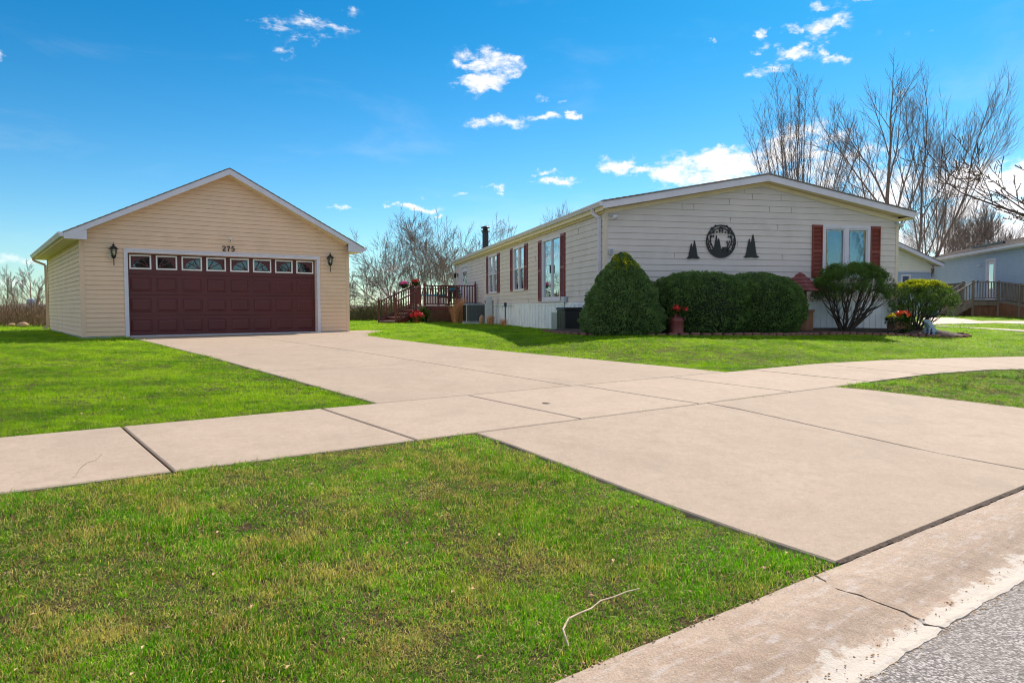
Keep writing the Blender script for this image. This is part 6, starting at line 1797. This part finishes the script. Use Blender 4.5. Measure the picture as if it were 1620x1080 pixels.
# brush along the lot edge: nobody could count it
def brush(name, mat, lab, x0, x1, yfun, depth, h0, h1, n, seed, dens_leaf=0):
    q = np.random.RandomState(seed); x = q.uniform(x0, x1, n); y = yfun(x) + q.uniform(0, 1, n) ** 1.4 * depth
    hh = q.uniform(h0, h1, n) * (.65 + .5 * np.abs(np.sin(x * .9 + seed) * np.sin(x * .37 + 1))) ; z0 = np.where(y > 60, -(y - 60) * .01, 0) - .03
    base = np.stack([x, y, z0], 1); V = []; F = []; m = 5; pts = [base]; d = q.normal(size=(n, 3)) * .28; d[:, 2] = 1
    for i in range(m):
        d = d + q.normal(size=(n, 3)) * .22 + np.array([0, 0, .05]); d /= np.linalg.norm(d, axis=1)[:, None]; pts.append(pts[-1] + d * (hh / m)[:, None])
    P = np.stack(pts, 1); a = q.uniform(0, np.pi, n); s_ = np.stack([np.cos(a), np.sin(a) * .5, 0 * a], 1); w_ = np.linspace(.011, .003, m + 1)
    w_ = w_[None, :, None] * q.uniform(.7, 1.6, n)[:, None, None]
    V = np.stack([P - s_[:, None] * w_, P + s_[:, None] * w_], 2).reshape(-1, 3); o = (np.arange(n) * (m + 1) * 2)[:, None]; i = np.arange(m)[None]
    a_ = (o + i * 2).ravel(); F = np.stack([a_, a_ + 1, a_ + 3, a_ + 2], 1)
    # side twigs
    k = n * 3; src = q.randint(0, n, k); lv = q.randint(1, m, k); b = P[src, lv]; dd = q.normal(size=(k, 3)); dd[:, 2] = np.abs(dd[:, 2]) + .3; dd /= np.linalg.norm(dd, axis=1)[:, None]; L = (hh[src] * q.uniform(.12, .35, k))[:, None]
    s2 = np.cross(dd, q.normal(size=(k, 3))); s2 /= np.linalg.norm(s2, axis=1)[:, None]
    V2 = np.stack([b - s2 * .006, b + s2 * .006, b + dd * L + s2 * .003, b + dd * L - s2 * .003], 1).reshape(-1, 3); F2 = np.arange(k * 4).reshape(-1, 4) + len(V)
    V = np.concatenate([V, V2]); F = np.concatenate([F, F2])
    if dens_leaf:
        k = n * dens_leaf; src = q.randint(0, n, k); lv = q.randint(1, m + 1, k); b = P[src, lv] + q.normal(size=(k, 3)) * .06; dd = q.normal(size=(k, 3)); s2 = q.normal(size=(k, 3)); dd *= .03; s2 *= .02
        V3 = np.stack([b - s2, b + dd, b + s2, b - dd], 1).reshape(-1, 3); F = np.concatenate([F, np.arange(k * 4).reshape(-1, 4) + len(V)]); V = np.concatenate([V, V3])
    me = np_mesh(name, V, F); link(name, me, M[mat], None, lab, None, None, 'stuff')
brush('brush', 'brush', 'reddish brown dry brush along the field edge behind the garage', -34, -17.5, lambda x: 28.6 + (x + 20) * -.15, 26, .7, 1.45, 9000, 1)
brush('brush', 'brush_green', 'olive brown shrubby undergrowth behind the deck', -13.5, -3.0, lambda x: 38.5 + 0 * x, 12, .5, 1.25, 4200, 2, 4)
brush('brush', 'brush', 'dry brush beyond the grey tan home', -3.0, 30, lambda x: 52 + 0 * x, 8, .8, 1.8, 4500, 3)
# far low wooded ridge
mb = MB(); q = random.Random(9); vs = []; n = 160
for i in range(n + 1):
    a = -1.25 + 2.5 * i / n; r_ = 620; hgt = 3.4 + 2.2 * math.sin(a * 9) + q.uniform(-.7, .9) + 1.5 * math.sin(a * 23)
    for (rr, zz) in ((r_ - 60, -6), (r_ - 20, hgt * .7), (r_, hgt), (r_ + 80, -6)): vs.append((rr * math.sin(a), rr * math.cos(a), zz))
mb.add(vs, [(i * 4 + k, (i + 1) * 4 + k, (i + 1) * 4 + k + 1, i * 4 + k + 1) for i in range(n) for k in range(3)], True)
M['ridge'] = simple('ridge', (.16, .125, .12), 1, .3, .05)
mb.build('hills', M['ridge'], kind='structure')
d = pix_dir(50, 490); dp = 260; x, y = d[0] / d[1] * dp, dp
t = empty('water_tower', (x, y, -1.5), 0, 'small distant pale blue tower on the left horizon', 'tower')
MB().lathe([(1.0, 0), (.95, 3.0), (1.3, 3.6), (1.45, 4.0), (1.45, 5.4), (1.1, 5.7), (.001, 6.0)], n=18).build('body', M['tower'], t)

# ------------------------------------------------------------------ small things on the ground
def leaf_thing(): pass
def twig_obj(pts, r_, lab, name='fallen_twig'):
    P = [(x, y, gz(x, y) + z) for x, y, z in pts]; mb = MB().tube(P, [r_ * (1 - .5 * i / (len(P) - 1)) for i in range(len(P))], 6)
    o = mb.build(name, M['twig']); return tag(o, lab, 'twig'), P
q = random.Random(2)
o, P = twig_obj([(.19, 2.42, -.0), (.175, 2.47, .035), (.20, 2.53, .045), (.245, 2.57, .048), (.29, 2.615, .045), (.33, 2.67, .05), (.385, 2.71, .048), (.44, 2.755, .05), (.50, 2.80, .045)], .0045, 'pale curved fallen twig lying on the near lawn by the curb')
twig_obj([(-2.50, 4.08, .0), (-2.50, 4.13, .045), (-2.47, 4.16, .075), (-2.42, 4.16, .09), (-2.40, 4.19, .12)], .002, 'thin brown twig sticking up at the near edge of the sidewalk')
# utility cap in the driveway
x, y = .34, 7.14; t = empty('valve_cap', (x, y, gz(x, y) + .0055), .3, 'small round valve cap set in the concrete drive', 'valve cap')
MB().lathe([(.045, 0), (.045, .004), (.001, .005)], n=20).build('rim', M['driveway'], t); MB().lathe([(.032, .0055), (.03, .009), (.001, .009)], n=16).build('cap', M['driveway'], t)
x, y = -18.7, 27.6
for k, (dx, dy, s_, lab) in enumerate(((0, 0, .20, 'larger tan boulder at the field edge left of the garage'), (-.55, .2, .13, 'smaller tan boulder left of the larger one at the field edge'))):
    MBk = MB().blob((0, 0, .10), (s_, s_ * .7, s_ * .5), 10, 7, .16, k + 3); o = MBk.build('boulder', M['rock']); tag(o, lab, 'boulder', None, None, (x + dx, y + dy, gz(x, y)))

# leaf litter
def on_lawn(x, y, mrg=0.0):
    s_, q_ = to_sp(x, y)
    if q_ < 1.69 + mrg: return False
    if 4.60 - mrg < q_ < 6.43 + mrg and s_ < 9.3: return False
    if s_ >= 9.2 and on_side_path(s_, q_): return False
    if q_ <= 4.62 and 3.09 - mrg < s_ < float(apron_right(q_)) + mrg: return False
    if 6.4 < q_ < 20.62 and 3.15 - mrg < s_ < float(drv_right(q_)) + mrg: return False
    if 20.1 < q_ < 21.08 and 9.1 < s_ < 10.35: return False
    u, w_ = (x - GX) * CG + (y - GY) * SG, -(x - GX) * SG + (y - GY) * CG
    if -.02 < u < GW and -.0 < w_ < GL: return False
    u, w_ = to_h(x, y)
    if -.0 < u < HW_ and -.02 < w_ < HL_: return False
    if -1.1 < u < 10.2 and w_ < .6:
        wb = np.interp(u, BU, BW)
        if w_ > wb and (u < HW_ or w_ < .5): return False
    if 12.0 < x < 32 and y > 19: 
        for pts, wd in ((NP1, 2.3), (NP2, .5), ([(17.1, 27.5), (18.6, 31.9)], 1.5)):
            for a, b in zip(pts[:-1], pts[1:]):
                dx, dy = b[0] - a[0], b[1] - a[1]; t = max(0, min(1, ((x - a[0]) * dx + (y - a[1]) * dy) / (dx * dx + dy * dy)))
                if math.hypot(x - a[0] - dx * t, y - a[1] - dy * t) < wd / 2: return False
    return True
_b = sorted([p for p in bc if p[1] < 1.9]); BU = [p[0] for p in _b]; BW = [p[1] for p in _b]
mb = MB(); q = random.Random(17); n = 0
while n < 420:
    y = 1.8 + 20 * q.random() ** 1.5; x = q.uniform(-.85, .95) * y
    if not on_lawn(x, y, .02): continue
    n += 1; s_ = q.uniform(.005, .012) * (1 + y / 9); z = gz(x, y) + q.uniform(.005, .035); a = q.uniform(0, 6.28); c, s2 = math.cos(a), math.sin(a)
    mb.add([(x - c * s_, y - s2 * s_, z), (x - s2 * s_ * .5, y + c * s_ * .5, z + s_ * .4), (x + c * s_, y + s2 * s_, z + s_ * .2), (x + s2 * s_ * .5, y - c * s_ * .5, z + s_ * .5)], [(0, 1, 2, 3)])
mb.build('leaf_litter', M['dry_leaf'], label='scattered small dry leaves in the lawns', kind='stuff')

# ------------------------------------------------------------------ lawns: instanced tufts, one object
def tuft_mesh(name, blades, h, seed, w_=.0028, rad=.045, curl=.55):
    q = random.Random(seed); V = []; F = []; T = []
    for k in range(blades):
        a = q.uniform(0, 6.283); r_ = rad * math.sqrt(q.random()); x, y = r_ * math.cos(a), r_ * math.sin(a); L = h * q.uniform(.35, 1.15); b = q.uniform(0, 6.283); c = curl * q.uniform(.3, 1.7); tw = q.uniform(0, 3.14)
        s_ = (math.cos(tw) * w_ / 2, math.sin(tw) * w_ / 2); dx, dy = math.cos(b), math.sin(b); tone = q.random()
        if k % 5 == 4: tone = 2 + q.random(); c = 1.9; L *= .8      # dead blade lying low in the thatch
        P = [(x, y, 0), (x + dx * c * .22 * L, y + dy * c * .22 * L, L * .5), (x + dx * c * .75 * L, y + dy * c * .75 * L, L * max(.12, 1 - .42 * c))]
        i = len(V)
        for (p, f) in zip(P, (1, .85, .15)): V += [(p[0] - s_[0] * f, p[1] - s_[1] * f, p[2]), (p[0] + s_[0] * f, p[1] + s_[1] * f, p[2])]
        F += [(i, i + 1, i + 3, i + 2), (i + 2, i + 3, i + 5, i + 4)]; T += [tone] * 6
    me = np_mesh(name, V, F, False, T); me.materials.append(M['grass']); return me
tufts = bpy.data.collections.new('tuft_library')
for k in range(6):
    o = bpy.data.objects.new('tuft', tuft_mesh('tuft', 26, (.038, .044, .034, .052, .030, .042)[k], k + 1)); tufts.objects.link(o)

def lawn_points():
    q = np.random.RandomState(77); pts = []; scl = []
    # rings: (r0, r1, density per m2, width scale, height scale)
    rings = [(1.4, 3, 1500, 1.0, .90), (3, 5, 1050, 1.1, .88), (5, 8, 560, 1.35, .85), (8, 12, 260, 1.9, .85), (12, 18, 110, 2.8, .9), (18, 26, 46, 4.2, .95), (26, 42, 16, 6.5, 1.05)]
    for (r0, r1, dn, ws_, hs_) in rings:
        A = math.radians(92) / 2 * (r1 * r1 - r0 * r0); n = int(A * dn)
        r_ = np.sqrt(q.uniform(r0 * r0, r1 * r1, n)); a = q.uniform(math.radians(-47), math.radians(45), n); x, y = r_ * np.sin(a), r_ * np.cos(a)
        for i in range(n):
            if on_lawn(x[i], y[i], -.028 + .045 * math.sin(x[i] * 37 + y[i] * 23) ** 2): pts.append((x[i], y[i])); scl.append((ws_, hs_))
    P = np.array(pts); S_ = np.array(scl); return P, S_
P, S_ = lawn_points()
Z = zg(P[:, 0], P[:, 1]) - .014
q = np.random.RandomState(5); n = len(P)
# patchy height: thin worn spots and a few lush clumps
bump = .5 + .5 * np.sin(P[:, 0] * 3.1 + 1.7 * np.sin(P[:, 1] * 2.3)) * np.sin(P[:, 1] * 3.7 + 1.3 * np.sin(P[:, 0] * 2.9))
hgt = S_[:, 1] * (.60 + .62 * bump) * q.uniform(.75, 1.25, n)
for (cx, cy, r_, k) in ((-1.62, 3.42, .17, 1.75), (-1.5, 3.36, .12, 1.5), (.7, 3.1, .12, 1.3), (5.2, 8.9, .2, 1.5), (4.4, 8.9, .12, 1.8)):
    hgt *= 1 + (k - 1) * np.exp(-((P[:, 0] - cx) ** 2 + (P[:, 1] - cy) ** 2) / r_ ** 2)
me = bpy.data.meshes.new('lawn_grass'); me.vertices.add(n); me.vertices.foreach_set('co', np.stack([P[:, 0], P[:, 1], Z], 1).astype(np.float32).ravel())
at = me.attributes.new('sc', 'FLOAT_VECTOR', 'POINT'); at.data.foreach_set('vector', np.stack([S_[:, 0] * 1.0, S_[:, 0] * 1.0, hgt], 1).astype(np.float32).ravel())
at = me.attributes.new('rt', 'FLOAT_VECTOR', 'POINT'); at.data.foreach_set('vector', np.stack([q.normal(0, .08, n), q.normal(0, .08, n), q.uniform(0, 6.283, n)], 1).astype(np.float32).ravel())
at = me.attributes.new('ix', 'INT', 'POINT'); at.data.foreach_set('value', q.randint(0, 6, n).astype(np.int32))
lawn = link('lawn_grass', me, M['grass'], None, 'short patchy lawn grass around the drive', None, None, 'stuff')
ng = bpy.data.node_groups.new('lawn', 'GeometryNodeTree')
ng.interface.new_socket('Geometry', in_out='INPUT', socket_type='NodeSocketGeometry'); ng.interface.new_socket('Geometry', in_out='OUTPUT', socket_type='NodeSocketGeometry')
gi, go = ng.nodes.new('NodeGroupInput'), ng.nodes.new('NodeGroupOutput'); ip = ng.nodes.new('GeometryNodeInstanceOnPoints'); ci = ng.nodes.new('GeometryNodeCollectionInfo')
ci.inputs['Collection'].default_value = tufts; ci.inputs['Separate Children'].default_value = True; ci.inputs['Reset Children'].default_value = True
def na(nm, ty):
    a = ng.nodes.new('GeometryNodeInputNamedAttribute'); a.data_type = ty; a.inputs[0].default_value = nm; return a.outputs[0]
ng.links.new(gi.outputs[0], ip.inputs['Points']); ng.links.new(ci.outputs[0], ip.inputs['Instance']); ip.inputs['Pick Instance'].default_value = True
ng.links.new(na('ix', 'INT'), ip.inputs['Instance Index'])
er = ng.nodes.new('FunctionNodeEulerToRotation'); ng.links.new(na('rt', 'FLOAT_VECTOR'), er.inputs[0]); ng.links.new(er.outputs[0], ip.inputs['Rotation'])
ng.links.new(na('sc', 'FLOAT_VECTOR'), ip.inputs['Scale']); ng.links.new(ip.outputs[0], go.inputs[0])
md = lawn.modifiers.new('lawn', 'NODES'); md.node_group = ng
print('tufts', n)
